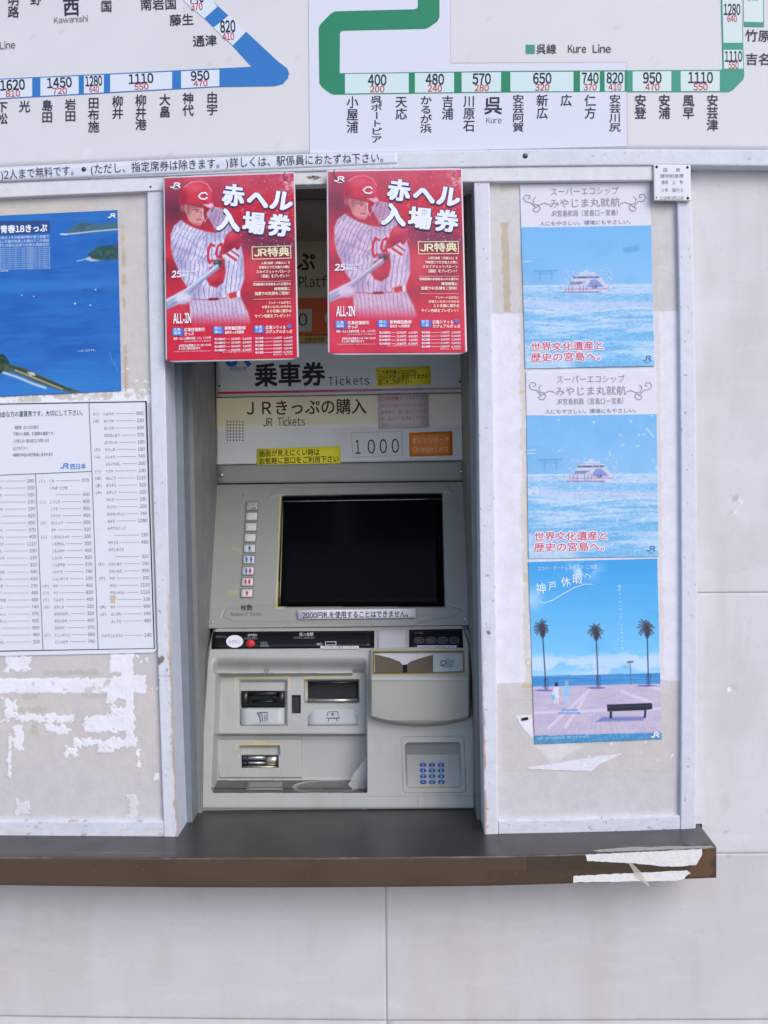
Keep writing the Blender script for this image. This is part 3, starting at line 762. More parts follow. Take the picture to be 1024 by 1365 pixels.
# --- red entrance-ticket posters (artwork units: 1011 x 1365 drawing)
RL = [(48, 88), (918, 55), (943, 1300), (65, 1320)]
def red_paint(fade):
    def f(X, Y):
        G = lambda x, y, rx, ry: np.exp(-((X - x) / rx) ** 2 - ((Y - y) / ry) ** 2)
        p = Paint(X, Y, (196, 38, 58))
        n = fbm(X, Y, 220, 4, 61); p.mix(sst(.42, .75, n) * .45, (214, 72, 90))
        p.mix(sst(300, 60, Y) * .7, (204, 92, 112)); p.mix(sst(.45, .62, fbm(X, Y, 60, 4, 66)) * sst(260, 90, Y) * sst(350, 600, X) * .6, (176, 60, 84))
        p.mix(G(110, 290, 110, 150) * .9, (92, 42, 66)); p.mix(G(400, 180, 80, 120) * .5, (150, 50, 76)); p.mix(G(340, 340, 60, 80) * .5, (110, 40, 64)); p.mix(G(110, 200, 60, 60) * .5, (140, 60, 84))
        p.mix(G(780, 545, 230, 80) * .9, (84, 46, 78)); p.mix(G(640, 470, 120, 70) * .6, (104, 50, 80)); p.mix(G(830, 760, 200, 130) * .55, (120, 38, 62))
        p.mix(G(100, 590, 130, 55) * .7, (220, 60, 70)); p.mix(G(90, 700, 110, 70) * .6, (112, 34, 56)); p.mix(G(620, 900, 70, 50) * .5, (120, 50, 60))
        p.mix(G(640, 690, 80, 110) * .6, (228, 84, 96)); p.mix(G(890, 110, 50, 70) * sst(.35, .6, fbm(X, Y, 40, 4, 62)), (238, 206, 216))
        sp = fbm(X, Y, 9, 2, 63); p.mix((sp > .80) * (Y < 560) * (X > 560) * .6, (226, 190, 204))
        SK = (216, 152, 146); JW = (206, 205, 230); RDc = (206, 50, 70)
        jersey = [(158, 372), (112, 410), (90, 470), (92, 560), (112, 640), (140, 700), (165, 770), (214, 840), (214, 905), (562, 895), (556, 860), (586, 760), (580, 620), (556, 520), (545, 470), (520, 440), (470, 330), (430, 290), (370, 280), (330, 330), (372, 400), (400, 460), (330, 450), (250, 425), (200, 400)]
        pants = [(214, 905), (562, 895), (610, 990), (630, 1060), (600, 1090), (240, 1090), (220, 990)]
        p.poly([(158, 372), (200, 400), (250, 425), (330, 450), (392, 470), (360, 400), (330, 380), (300, 400), (260, 405), (190, 370)], (176, 44, 64), 5)
        p.poly(jersey, JW, 7); p.poly(pants, (206, 198, 222), 9, .97)
        dj = sd_poly(X, Y, jersey); inm = 1 - sst(-6, 2, dj); inp = 1 - sst(-6, 2, sd_poly(X, Y, pants))
        fold = fbm(X + Y * .5, Y - X * .3, 70, 4, 67)
        p.mix(inm * sst(.50, .70, fold) * .55, (156, 150, 196)); p.mix(inm * sst(.46, .34, fold) * .5, (232, 232, 246)); p.mix(inp * sst(.5, .7, fold) * .4, (170, 150, 190))
        p.mix(inm * G(140, 640, 60, 120) * .5, (140, 138, 190)); p.mix(inm * G(300, 860, 120, 40) * .35, (168, 150, 190)); p.mix(inm * G(575, 640, 26, 160) * .5, (160, 150, 196)); p.mix(inm * G(430, 400, 60, 60) * .4, (180, 160, 196)); p.mix(inm * G(200, 480, 60, 60) * .5, (236, 236, 248))
        wob = 7 * np.sin(Y / 60.) + (fold - .5) * 34
        ph = (X + wob + .42 * (Y - 380) * (X < 330) * (Y < 640) + .06 * (Y - 640)) % 29
        p.mix(inm * (1 - sst(1.6, 4.5, np.abs(ph - 14))) * .62, (112, 92, 140)); p.mix(inp * (1 - sst(1.6, 4.2, np.abs((X + .5 * wob - .10 * (Y - 900)) % 27 - 13))) * .55, (130, 92, 136))
        for ln, w, sf, aa in (([(130, 560), (230, 590), (330, 640)], 5, 12, .6), ([(150, 470), (230, 520), (300, 570)], 4, 10, .5), ([(210, 700), (280, 760), (300, 820)], 5, 14, .5), ([(180, 430), (260, 460)], 4, 12, .4)): p.line(ln, w, (140, 134, 182), sf, aa)
        p.mix(inm * G(400, 330, 80, 70) * .62, (150, 110, 150)); p.mix(inm * G(350, 400, 50, 60) * .5, (150, 90, 130))
        # head and helmet with soft modelling
        face = [(186, 262), (180, 300), (196, 330), (210, 372), (248, 404), (288, 408), (306, 386), (314, 350), (306, 322), (312, 296), (308, 274)]
        p.poly(face, SK, 5); fm_ = 1 - sst(-8, 2, sd_poly(X, Y, face))
        p.mix(fm_ * G(208, 300, 26, 44) * .7, (142, 76, 86)); p.mix(fm_ * G(270, 280, 60, 12) * .7, (120, 56, 70)); p.mix(fm_ * G(282, 345, 22, 26) * .6, (214, 140, 146)); p.mix(fm_ * G(240, 402, 60, 12) * .6, (140, 64, 78)); p.line([(238, 302), (262, 298), (282, 303)], 3, (84, 44, 54), 3, .9); p.ell(266, 312, 9, 4.5, (70, 40, 52), .4, .9); p.ell(298, 316, 6, 4, (70, 40, 52), .4, .8); p.line([(290, 318), (300, 340), (292, 346)], 2.6, (160, 88, 92), 4, .8)
        p.ell(168, 290, 15, 24, (160, 80, 98), .3); p.line([(262, 370), (294, 367)], 3, (132, 52, 66), 3)
        hel = [(150, 268), (152, 205), (175, 150), (228, 115), (290, 110), (338, 130), (366, 180), (372, 250), (386, 285), (350, 296), (262, 268), (190, 262)]
        p.poly(hel, RDc, 4); hm = 1 - sst(-6, 2, sd_poly(X, Y, hel))
        p.mix(hm * G(250, 150, 80, 34) * .6, (226, 104, 126)); p.mix(hm * G(170, 230, 36, 60) * .75, (130, 28, 52)); p.mix(hm * G(300, 262, 90, 18) * .5, (146, 30, 52)); p.mix(hm * G(352, 200, 22, 60) * .4, (224, 100, 120))
        p.line([(180, 148), (228, 116), (290, 110), (338, 130), (366, 178)], 3, (236, 170, 184), 5, .8)
        p.line([(192, 264), (262, 272), (352, 298)], 4, (120, 24, 44), 5, .8)
        p.poly([(302, 264), (345, 264), (356, 254), (374, 262), (380, 282), (352, 290)], (226, 214, 230), 5, .85)
        p.line([(306, 300), (304, 345), (322, 380)], 3, (224, 206, 222), 4); p.line([(352, 300), (344, 340), (322, 378)], 3, (200, 170, 190), 4, .7); p.line([(378, 292), (366, 312)], 4, (66, 50, 72), 5, .8)
        arm = [(436, 560), (462, 470), (505, 438), (552, 450), (570, 500), (556, 560), (500, 606), (440, 600)]
        p.poly(arm, (188, 44, 66), 6); am = 1 - sst(-6, 2, sd_poly(X, Y, arm)); p.mix(am * G(500, 470, 50, 26) * .6, (220, 90, 110)); p.mix(am * G(500, 560, 60, 26) * .6, (120, 26, 50))
        p.line([(470, 540), (550, 508)], 7, (120, 44, 84), 9, .7)
        p.poly([(440, 612), (520, 556), (556, 600), (530, 640), (470, 640)], (222, 214, 232), 5); p.line([(470, 600), (530, 640)], 8, (190, 42, 62), 5); p.line([(500, 578), (548, 612)], 5, (140, 34, 54), 5); p.line([(455, 590), (520, 548)], 4, (110, 30, 54), 5, .7)
        gl = [(330, 770), (340, 720), (350, 690), (450, 660), (462, 720), (446, 790), (400, 828), (352, 812)]
        p.poly(gl, (190, 46, 66), 7); gm = 1 - sst(-6, 2, sd_poly(X, Y, gl)); p.mix(gm * G(410, 800, 50, 26) * .5, (128, 28, 50)); p.mix(gm * G(370, 740, 30, 30) * .4, (220, 90, 104))
        p.poly([(378, 640), (450, 640), (458, 700), (430, 720), (384, 700)], (170, 44, 64), 5); p.ell(408, 660, 30, 24, (66, 58, 68), .35); p.ell(398, 650, 12, 8, (120, 112, 122), .5)
        for s_ in ([(382, 545), (358, 532), (344, 570), (340, 620), (352, 660), (372, 640)], [(404, 560), (396, 600), (412, 625), (430, 600)], [(410, 545), (432, 530), (440, 560), (426, 610), (440, 640)]): p.line(s_, 8, (200, 34, 54), 3)
        p.line([(232, 905), (340, 908), (352, 905), (405, 902), (460, 895)], 3, (170, 60, 90), 4, .7); p.line([(352, 905), (405, 902)], 9, (140, 26, 56), 4); p.poly([(468, 868), (535, 850), (548, 886), (478, 902)], (200, 54, 72), 4); p.ell(546, 868, 12, 26, (230, 226, 238), .3); p.line([(476, 860), (482, 900)], 3, (226, 210, 160), 3)
        bat = [(398, 668), (420, 694), (300, 790), (215, 880), (150, 935), (62, 975), (62, 905), (140, 862), (210, 825), (300, 745)]
        p.poly(bat, (160, 170, 204), 4); p.line([(405, 676), (300, 758), (200, 836), (62, 912)], 7, (216, 222, 240), 8, .9); p.line([(410, 690), (300, 784), (210, 868), (62, 966)], 4, (108, 112, 156), 7, .7)
        p.ell(172, 898, 52, 38, (218, 216, 234), .35); p.mix(G(180, 925, 40, 16) * .6, (160, 150, 184))
        p.mix(sst(975, 1110, Y), (206, 34, 60)); p.mix(sst(1090, 1320, Y) * .5, (200, 30, 58))
        p.c *= (.93 + .14 * fbm(X, Y, 7, 3, 68))[..., None]
        p.mix(np.full(X.shape, fade), (226, 128, 150))
        return p
    return f
def red_art(A):
    Wt = (238, 240, 250); NV = (50, 66, 124); CR = (240, 226, 190)
    jr(A, 84, 118, 70, 36, Wt, 1, 9); A.rect(108, 158, 140, 162, Wt, 1)
    # helmet letter
    A.stroke([(338, 200), (322, 186), (296, 190), (278, 208), (292, 226), (318, 230), (338, 218)], 9, Wt, 1)
    big = (('赤', 512, 205, 150, 150, 6), ('ヘ', 676, 232, 150, 150, 6), ('ル', 836, 240, 158, 150, 8), ('入', 478, 372, 160, 158, 4), ('場', 650, 392, 152, 152, 4), ('券', 822, 408, 152, 152, 5))
    for c, x, y, w, h, r in big:
        for k, (dx, dy) in enumerate(((-7, 0), (7, 0), (0, -7), (0, 7), (-5, -5), (5, 5), (5, -5), (-5, 5))): A.char(c, x + dx + 2, y + dy + 3, w, h, NV, 1, .035, r)
        A.char(c, x, y, w, h, Wt, 2, .035, r)
        for dx, dy in ((-2.5, 0), (2.5, 0)): A.char(c, x + dx, y + dy, w, h, Wt, 2.2, .035, r)
        A.cut('headline_character', A.parent, A.pm)
    A.frame([(638, 552), (898, 544), (900, 626), (640, 634)], 5, CR, 1)
    A.text('JR特典', (650, 614), (892, 606), 64, CR, 2, .03); A.cut('framed_heading', A.parent, A.pm)
    for s, x0, x1, y, h in (('入場引換券（JR線大人）を', 700, 896, 668, 20), ('球場窓口で引き換えの際に', 684, 896, 697, 20), ('スカイジェットバルーン', 664, 898, 728, 24), ('（風船）をプレゼント！', 690, 902, 758, 24),
                            ('野球観戦の来場者あふれる選手の', 645, 900, 812, 20), ('練習観覧に', 788, 898, 842, 22), ('抽選で40名様をご招待！', 656, 904, 876, 25),
                            ('アンケートはがきに', 748, 902, 936, 20), ('お答えいただいた中から', 704, 906, 964, 20), ('５０名様に選手の', 734, 906, 993, 23), ('サイン色紙をプレゼント！', 656, 910, 1028, 25)):
        A.text(s, (x0, y), (x1, y - (x1 - x0) * .02), h, (244, 232, 216), 2, .02)
    for y in (786, 905): A.stroke([(645, y), (902, y - 6)], 3, (226, 180, 190), 1)
    A.cut('text_block', A.parent, A.pm)
    A.text('25', (92, 758), (160, 754), 58, Wt, 2, .03, .2); A.text('TAKAHIRO', (170, 726), (258, 722), 18, Wt, 2, .02, .1); A.text('ARAI', (166, 754), (226, 752), 28, Wt, 2, .03, .1)
    A.cut('player_caption', A.parent, A.pm); A.text('ALL-IN', (106, 1066), (228, 1062), 86, Wt, 2, .03, .05); A.cut('slogan', A.parent, A.pm)
    for x0, y0, x1, y1 in ((100, 1098, 172, 1150), (374, 1088, 444, 1138), (652, 1082, 720, 1132)):
        for q_ in range(4): A.rect(x0 + (x1 - x0) * q_ / 4, y0, x0 + (x1 - x0) * (q_ + 1) / 4, y1, (62, 120, 210), 1)
    for s, x, y in (('広島', 108, 1118), ('福岡', 108, 1142), ('岡山', 384, 1108), ('福山', 384, 1132), ('新見', 660, 1102), ('三原', 660, 1126)):
        A.text(s, (x, y), (x + 48, y - 2), 22, (214, 232, 250), 2, .02)
    for s, x0, x1, y, h in (('広島往復割引', 180, 322, 1120, 26), ('きっぷ', 180, 246, 1148, 26), ('新幹線回数券', 454, 596, 1110, 26), ('自由きっぷ回数券', 454, 584, 1136, 22), ('広島シティ＆', 730, 868, 1104, 26), ('カジュアルきっぷ', 730, 910, 1132, 26)):
        A.text(s, (x0, y), (x1, y - 3), h, (246, 226, 230), 2, .03)
    A.ell(888, 1084, 16, 12, (70, 130, 215), 1)
    r = random.Random(3)
    for i in range(4):
        A.text('岡山本線内方', (386, 1180 + i * 25), (460, 1178 + i * 25), 17, Wt, 2, .02); A.stroke([(464, 1173 + i * 25), (492, 1172 + i * 25)], 2, Wt, 1)
        A.text('%d,%d00円' % (20 + i * 3, 3 + i), (498, 1178 + i * 25), (560, 1176 + i * 25), 17, Wt, 2, .02); A.text('%d,%d00円' % (5 + i, 4 + i), (575, 1177 + i * 25), (635, 1175 + i * 25), 17, Wt, 2, .02)
    for i in range(5):
        A.text('東広島駅', (660, 1174 + i * 24), (716, 1172 + i * 24), 16, Wt, 2, .02); A.stroke([(720, 1167 + i * 24), (778, 1165 + i * 24)], 2, Wt, 1)
        A.text('%d,%d00円' % (1 + i, 4 + i), (782, 1171 + i * 24), (840, 1169 + i * 24), 16, Wt, 2, .02); A.text('%d,%d00円' % (2 + i, 3 + i), (852, 1170 + i * 24), (912, 1168 + i * 24), 16, Wt, 2, .02)
    A.text('発売・大人１名様の往復・１０，２００円', (108, 1178), (360, 1170), 19, Wt, 2, .02); A.text('ほか主な駅からも発売中', (180, 1194), (362, 1189), 13, (240, 210, 216), 2)
    A.text('JR西日本お客様センター06～23:00', (142, 1226), (362, 1218), 18, Wt, 2, .02); A.text('きっぷのご案内は窓口まで', (142, 1244), (290, 1240), 18, Wt, 2, .02)
    A.text('この広告の内容は予告なく変更になる場合があります', (108, 1262), (362, 1256), 11, (240, 200, 208), 2); A.text('詳しくは駅の窓口でおたずね下さい', (440, 1266), (636, 1260), 13, (240, 210, 216), 2); A.text('発売日・発売駅', (780, 1282), (914, 1278), 12, (240, 210, 216), 2)
def hook(parent, x, y, pts, Y0):
    v = []; f = []; n = 8; path = [un(px, py, Y0 + dy) for px, py, dy in pts]
    for i, P in enumerate(path):
        for j in range(n):
            t = 2 * math.pi * j / n; v.append(P + .0009 * np.array([math.cos(t), 0.3 * math.sin(t), math.sin(t)]))
    for i in range(len(path) - 1):
        for j in range(n): f.append((i * n + j, i * n + (j + 1) % n, (i + 1) * n + (j + 1) % n, (i + 1) * n + j))
    link('wire_hook', mesh_np('wire_hook', np.array(v), f, np.ones((len(v), 3)) * lin((84, 80, 78)), True), parent, M_metal())
def laminate(corners, m):
    (ax, ay), (bx, by), (cx, cy), (dx, dy) = corners
    r = 3.4; ax -= m; ay -= m; bx += m * .7; by -= m; cx += m; cy += m; dx -= m; dy += m
    top = [(ax, ay + 1), (ax + 1, ay), (ax + 20, ay)] + [(ax + (bx - ax) * t, ay + (by - ay) * t) for t in (.3, .5, .7)] + [(bx - 1, by), (bx, by + 1)]
    low_ = [(dx, dy - r), (dx + r * .3, dy - r * .3), (dx + r, dy)] + [(dx + (cx - dx) * t, dy + (cy - dy) * t) for t in (.3, .5, .7)] + [(cx - r, cy), (cx - r * .3, cy - r * .3), (cx, cy - r)]
    return top, low_
C1 = [(219.5, 237.4), (391.6, 231), (396.2, 477.3), (222.9, 481)]
C2 = [(437.7, 228.8), (614.7, 226.2), (620.5, 470.2), (439.4, 471)]
for lab, Cc, fade, hk in (('left red baseball ticket poster with deeper colours, wired to the rail beside the left post', C1, .03, ((381, 229, 0), (378, 233, -.004), (380, 239, -.002), (383, 242, 0))),
                          ('right red baseball ticket poster, paler and pinker, hung at the middle of the opening', C2, .23, ((446, 226, 0), (445, 231, -.004), (448, 237, -.002), (451, 239, 0)))):
    Yr = -.016
    t, _ = poster('poster', lab, Cc, Yr - .0010, None, red_paint(fade), RL, (230, 320), M_lam(), red_art, group='red baseball ticket posters', bend=.006)
    tp, lw = laminate(Cc, 2.2); yc = lambda px, py, Cc=Cc, Yr=Yr: Yr - .006 * (fbm(px, py, 60, 2, int(Cc[0][1])) + .9 * sst(.75, 1.0, (py - Cc[0][1]) / (Cc[3][1] - Cc[0][1])) * fbm(px, py, 30, 2, 9)) - .0002
    sheet('laminate_film', tp, lw, yc, 90, 120, (206, 196, 206) if fade < .1 else (222, 206, 216), mat('laminate_edge', .2, .4), t, thick=.0008)
    hook(t, 0, 0, [(x, y, dy - .004) for x, y, dy in hk], Yr)

# --- ship posters (artwork units of a 1024 x 1059 drawing)
SL = [(187, 92), (800, 80), (822, 945), (213, 958)]
def ship_paint(fade, seed, crease):
    def f(X, Y):
        U = X - (Y - 92) * .028; V = Y + (X - 187) * .018     # straighten the slight tilt
        p = Paint(X, Y, (226, 222, 232))
        hz = 566; body = V > 294
        sk = np.clip((V - 294) / 270, 0, 1)[..., None]
        skyc = np.array((112, 180, 236.)) * (1 - sk) + np.array((134, 190, 236.)) * sk
        p.c = np.where(body[..., None], skyc, p.c)
        nn = fbm(U, V, 140, 4, seed); p.mix(body * (V < hz) * sst(.45, .8, nn) * .35, (104, 168, 226))
        p.mix(body * (V < hz) * sst(.5, .7, fbm(U, V * 2, 120, 3, seed + 1)) * sst(430, 520, V) * sst(470, 300, U) * .5, (118, 178, 226))
        p.mix(body * (V > 440) * (V < hz) * sst(420, 200, U) * .25, (96, 164, 220))
        sea = (V >= hz)
        n1 = fbm(U * .22, V * 2.3, 46, 4, seed + 2); n2 = fbm(U * .35, V * 3, 16, 3, seed + 3)
        p.c = np.where(sea[..., None], np.array((126, 190, 234.)), p.c)
        p.mix(sea * sst(.40, .66, n1), (184, 212, 240)); p.mix(sea * sst(.55, .72, n2) * .7, (92, 168, 222))
        p.mix(sea * sst(640, 572, V) * .55, (198, 208, 238)); p.mix(sea * sst(650, 720, V) * sst(.5, .35, n1) * .6, (96, 172, 224))
        band = np.exp(-((V - 655 - (U - 300) * .03) / 18) ** 2); p.mix(sea * band * .8, (206, 208, 236))
        for yy, k in ((690, .8), (745, .7), (765, .5)): p.mix(sea * np.exp(-((V - yy + 8 * np.sin(U / 90)) / 5) ** 2) * k, (214, 224, 246))
        p.mix(sea * sst(.30, .5, fbm(U, V, 240, 2, seed + 4)) * sst(860, 930, V + (U - 300) * .08) * .8, (196, 220, 242))
        p.line([(205, hz + 4), (808, hz + 2)], 2.5, (228, 232, 246), 2, .8)
        p.mix(sea * sst(.5, .8, fbm(U * .5, V * 2, 5, 3, seed + 6)) * .45, (214, 226, 244)); p.mix(sea * sst(.55, .8, fbm(U * .5, V * 2, 6, 3, seed + 7)) * .4, (84, 156, 212)); p.mix(body * (V < hz) * (fbm(U, V, 4, 2, seed + 9) - .3) * .35, (128, 186, 232))
        # torii far away
        T = (92, 146, 200)
        p.line([(255, 500), (360, 496)], 4, T, 3, .7); p.line([(270, 512), (350, 510)], 2.5, T, 3, .6); p.line([(285, 500), (281, 540)], 3.5, T, 3, .6); p.line([(335, 500), (338, 540)], 3.5, T, 3, .6)
        # ferry
        FN = fbm(U, V, 9, 3, seed + 11)
        L_ = (202, 208, 226); D = (66, 68, 118)
        p.poly([(390, 578), (606, 572), (600, 592), (560, 600), (400, 604), (392, 596)], L_, 2)
        p.poly([(412, 580), (432, 540), (450, 518), (560, 516), (582, 545), (602, 574)], L_, 2)
        p.poly([(440, 524), (560, 522), (566, 532), (436, 534)], D, 2, .8); p.poly([(425, 549), (500, 546), (470, 562), (420, 564)], D, 2, .6)
        p.poly([(520, 540), (548, 538), (584, 572), (505, 574)], (108, 120, 196), 2, .8)
        p.line([(470, 510), (540, 508)], 4, L_, 2); p.poly([(480, 508), (500, 490), (515, 508)], L_, 2); p.line([(500, 492), (500, 478)], 2, (170, 180, 214), 2)
        p.line([(405, 584), (600, 582)], 3, (176, 110, 140), 2, .6); p.line([(392, 598), (560, 597)], 4, (96, 98, 156), 3, .7)
        for xx in (402, 418, 436, 470, 486, 502): p.line([(xx, 566), (xx, 590)], 1.8, D, 2, .6)
        p.poly([(528, 567), (552, 566), (552, 580), (528, 581)], (66, 72, 130), 2, .8)
        fr_ = (U > 380) * (U < 615) * (V > 492) * (V < 610); p.mix(fr_ * sst(.5, .7, FN) * .28, (150, 160, 212)); p.mix(fr_ * sst(.62, .74, fbm(U, V, 5, 3, seed + 12)) * .5, (236, 238, 250))
        if crease:
            p.mix(sst(.72, .78, fbm(X - Y * .6, Y + X * .8, 30, 4, seed + 8)) * .5, (224, 232, 246)); p.line([(760, 350), (792, 390)], 3, (220, 232, 246), 5, .7); p.line([(700, 655), (790, 730)], 2, (226, 232, 246), 4, .6); p.line([(200, 470), (236, 468)], 2, (232, 238, 250), 3, .8)
        else:
            p.poly([(674, 388), (750, 376), (748, 400), (700, 416), (674, 408)], (82, 148, 204), 6, .6)
        p.line([(195, 456), (240, 452)], 2.5, (226, 236, 250), 3, .7)
        p.mix(np.full(X.shape, fade), (206, 210, 226))
        return p
    return f
def ship_art(A):
    Gr = (150, 150, 160); K = (124, 128, 148)
    A.text('スーパーエコシップ', (330, 140), (654, 134), 40, Gr, 1, -.004)
    A.text('みやじま丸就航', (326, 198), (662, 190), 46, Gr, 1, -.004)
    A.text('JR宮島航路（宮島口ー宮島）', (332, 240), (666, 234), 32, Gr, 1, .0)
    A.text('人にもやさしい。環境にもやさしい。', (280, 284), (726, 274), 23, (116, 122, 158), 1)
    def curl(cx, cy, r0, t0, t1, n=22, sgn=1, k=.7):
        return [(cx + sgn * r0 * math.exp(-k * (t - t0) / 2.2) * math.cos(t), cy + r0 * math.exp(-k * (t - t0) / 2.2) * math.sin(t)) for t in np.linspace(t0, t1, n)]
    for sg, xo in ((1, 0), (-1, 985)):
        X = lambda x: x if sg > 0 else xo - x
        def S(pts): A.stroke([(X(x), y - (4 if sg < 0 else 0)) for x, y in pts], 3.4, (146, 148, 158), 1)
        S([(325, 186), (305, 178), (282, 186), (262, 200), (240, 176), (214, 172), (204, 155), (214, 140), (232, 142), (236, 154), (224, 158)])
        S([(262, 150), (250, 165), (256, 184), (276, 188), (284, 204), (272, 220), (254, 218), (250, 206), (260, 202)])
    A.cut('headline', A.parent, A.pm)
    for k, (dx, dy) in enumerate(((-4, 0), (4, 0), (0, -4), (0, 4))):
        A.text('世界文化遺産と', (238 + dx, 872 + dy), (588 + dx, 864 + dy), 44, (238, 238, 248), 1, .03); A.text('歴史の宮島へ。', (238 + dx, 922 + dy), (600 + dx, 914 + dy), 44, (238, 238, 248), 1, .03)
    A.text('世界文化遺産と', (238, 872), (588, 864), 44, (214, 96, 122), 2.2, .012); A.text('歴史の宮島へ。', (238, 922), (600, 914), 44, (214, 96, 122), 2.2, .012)
    A.cut('slogan', A.parent, A.pm)
    jr(A, 766, 896, 40, 26, (70, 130, 190), 1, 5.5); A.rect(776, 928, 796, 931, (90, 140, 190), 1)
poster('poster', 'ferry poster with white title band, smooth and uncreased, topmost of the three blue posters', [(693, 246.2), (866.6, 242.8), (872.8, 487.8), (700.3, 491.4)], YP - .0012, None, ship_paint(.10, 70, 0), SL, (240, 330), M_print(), ship_art, group='ferry posters', bend=.0016)
poster('poster', 'creased ferry poster between the upper ferry poster and the palm tree poster', [(701, 496), (874.7, 493.8), (878, 741.8), (704.6, 744.8)], YP - .0012, None, ship_paint(.12, 70, 1), SL, (240, 330), M_lam(), ship_art, group='ferry posters', bend=.0016)

# --- seaside plaza poster (artwork units 980 x 1365)
KL = [(155, 67), (757, 50), (778, 893), (185, 917)]
def kobe_paint(X, Y):
    U = X - (Y - 67) * .030; V = Y + (X - 155) * .026
    k = np.clip((V - 70) / 500, 0, 1)[..., None]
    p = Paint(X, Y, (0, 0, 0)); p.c = np.array((66, 160, 226.)) * (1 - k) + np.array((132, 204, 246.)) * k
    n = fbm(U, V * 1.6, 150, 5, 81); p.mix(sst(.55, .8, n) * .25, (52, 146, 218))
    p.mix(np.exp(-((U - 410) / 70) ** 2 - ((V - 110) / 40) ** 2) * sst(.4, .7, fbm(U, V, 40, 4, 82)) * .9, (228, 238, 250))
    p.mix(np.exp(-((U - 170) / 40) ** 2 - ((V - 240) / 50) ** 2) * .6, (210, 230, 248))
    cl = sst(.42, .62, fbm(U * .6, V * 1.4, 60, 5, 83) + np.exp(-((V - 545 + .02 * U) / 38) ** 2) * .35 - .16) * sst(480, 530, V) * (V < 605)
    p.mix(cl * .75, (214, 224, 244)); p.mix(np.exp(-((V - 590) / 16) ** 2) * .4, (190, 214, 244))
    sea = (V > 600) * (V < 650); p.mix(sea * 1.0, (66, 140, 206)); p.mix(sea * sst(.5, .7, fbm(U * .2, V * 3, 30, 3, 84)) * .4, (96, 168, 222)); p.line([(150, 597), (800, 612)], 1.5, (150, 200, 236), 2, .4)
    pl_ = (V >= 650)
    p.mix(pl_ * 1.0, (200, 186, 206))
    dist = np.maximum(V - 628, 1); gx = (U - 470) / dist * 9; gy = 900 / dist
    tile = ((np.floor(gx * 1.0) + np.floor(gy * 3)) % 2); p.mix(pl_ * tile * .35, (214, 190, 204)); p.mix(pl_ * sst(.4, .75, fbm(U, V, 60, 3, 88)) * .5, (206, 200, 218)); p.mix(pl_ * sst(.45, .7, fbm(U * .4, V * 1.5, 18, 3, 85)) * .4, (176, 168, 210))
    p.mix(pl_ * (1 - sst(0, .16, np.abs((gx * 1.0) % 1 - .5) * 0 + np.minimum(gx % 1, 1 - gx % 1))) * .35, (168, 150, 190)); p.mix(pl_ * (1 - sst(0, .14, np.minimum((gy * 3) % 1, 1 - (gy * 3) % 1))) * .3, (170, 152, 192))
    Wt = (222, 214, 226)
    for ln in ([(440, 665), (250, 840)], [(418, 700), (330, 835)], [(590, 670), (735, 722)], [(180, 770), (770, 750)], [(720, 648), (770, 660)]): p.line(ln, 7, Wt, 4, .75)
    for i in range(7): p.line([(300 + i * 13, 772 - (i % 2) * 14), (316 + i * 13, 771 - (i % 2) * 14)], 5, (112, 150, 214), 3, .8)
    p.mix((V > 878) * 1.0, (70, 142, 192)); p.mix((V > 878) * sst(.5, .7, fbm(U, V, 7, 3, 86)) * .6, (110, 176, 212))
    D = (58, 62, 84)
    r = random.Random(5)
    for cx, cy, bx, by, R in ((218, 372, 238, 664, 30), (468, 385, 482, 652, 30), (706, 372, 716, 642, 36)):
        p.line([(cx + 4, cy + 30), (bx, by)], 2.6, D, 2.5); p.line([(bx - 8, by - 55), (bx - 8, by - 5)], 1.5, D, 2, .8); p.line([(bx + 8, by - 55), (bx + 8, by - 5)], 1.5, D, 2, .8); p.line([(bx - 8, by - 50), (bx + 8, by - 50)], 1.5, D, 2, .7)
        for i in range(17):
            t = math.pi * (i / 16 * 1.5 - .25) - math.pi * 1.0
            L2 = R * r.uniform(.75, 1.25); p.line([(cx, cy), (cx + L2 * .6 * math.cos(t), cy + L2 * .75 * math.sin(t)), (cx + L2 * math.cos(t), cy + L2 * 1.2 * math.sin(t) + 6)], 2.6, (64, 60, 74), 2.5, .9)
        p.ell(cx + 4, cy + 22, 13, 26, (62, 58, 74), .4)
        p.ell(bx - 10, by + 2, 42, 5, (92, 100, 170), .4, .8)
    p.line([(630, 538), (634, 640)], 2, (96, 110, 140), 2); p.line([(618, 534), (642, 532)], 4, (80, 96, 130), 3)
    # strollers
    for x, y, c1, c2, h in ((286, 640, (228, 222, 236), (238, 226, 232), 1.0), (334, 632, (140, 200, 234), (150, 206, 232), .95)):
        p.poly([(x - 10, y + 10), (x + 10, y + 10), (x + 12, y + 62), (x - 12, y + 62)], c1, 3); p.ell(x, y - 2, 8, 10, (56, 40, 52) if h == 1 else (176, 170, 186), .3)
        p.line([(x - 4, y + 62), (x - 8, y + 90)], 2.6, c2, 2); p.line([(x + 5, y + 62), (x + 8, y + 92)], 2.6, c2, 2); p.line([(x - 10, y + 18), (x - 18, y + 50)], 2.4, c2, 2)
        p.line([(x - 8, y + 92), (x - 50, y + 100)], 3, (150, 150, 206), 4, .5)
    p.poly([(262, 688), (280, 686), (282, 708), (264, 710)], (110, 196, 230), 3)
    # bench
    p.poly([(470, 812), (500, 790), (700, 788), (690, 806)], (96, 108, 176), 6, .75)
    B_ = (40, 42, 58)
    p.poly([(522, 732), (732, 724), (734, 752), (700, 758), (524, 764)], B_, 2.5); p.poly([(534, 764), (546, 764), (546, 796), (534, 796)], B_, 2); p.poly([(696, 757), (706, 757), (704, 794), (694, 794)], B_, 2)
    p.line([(526, 745), (732, 737)], 1.5, (78, 80, 96), 2, .7)
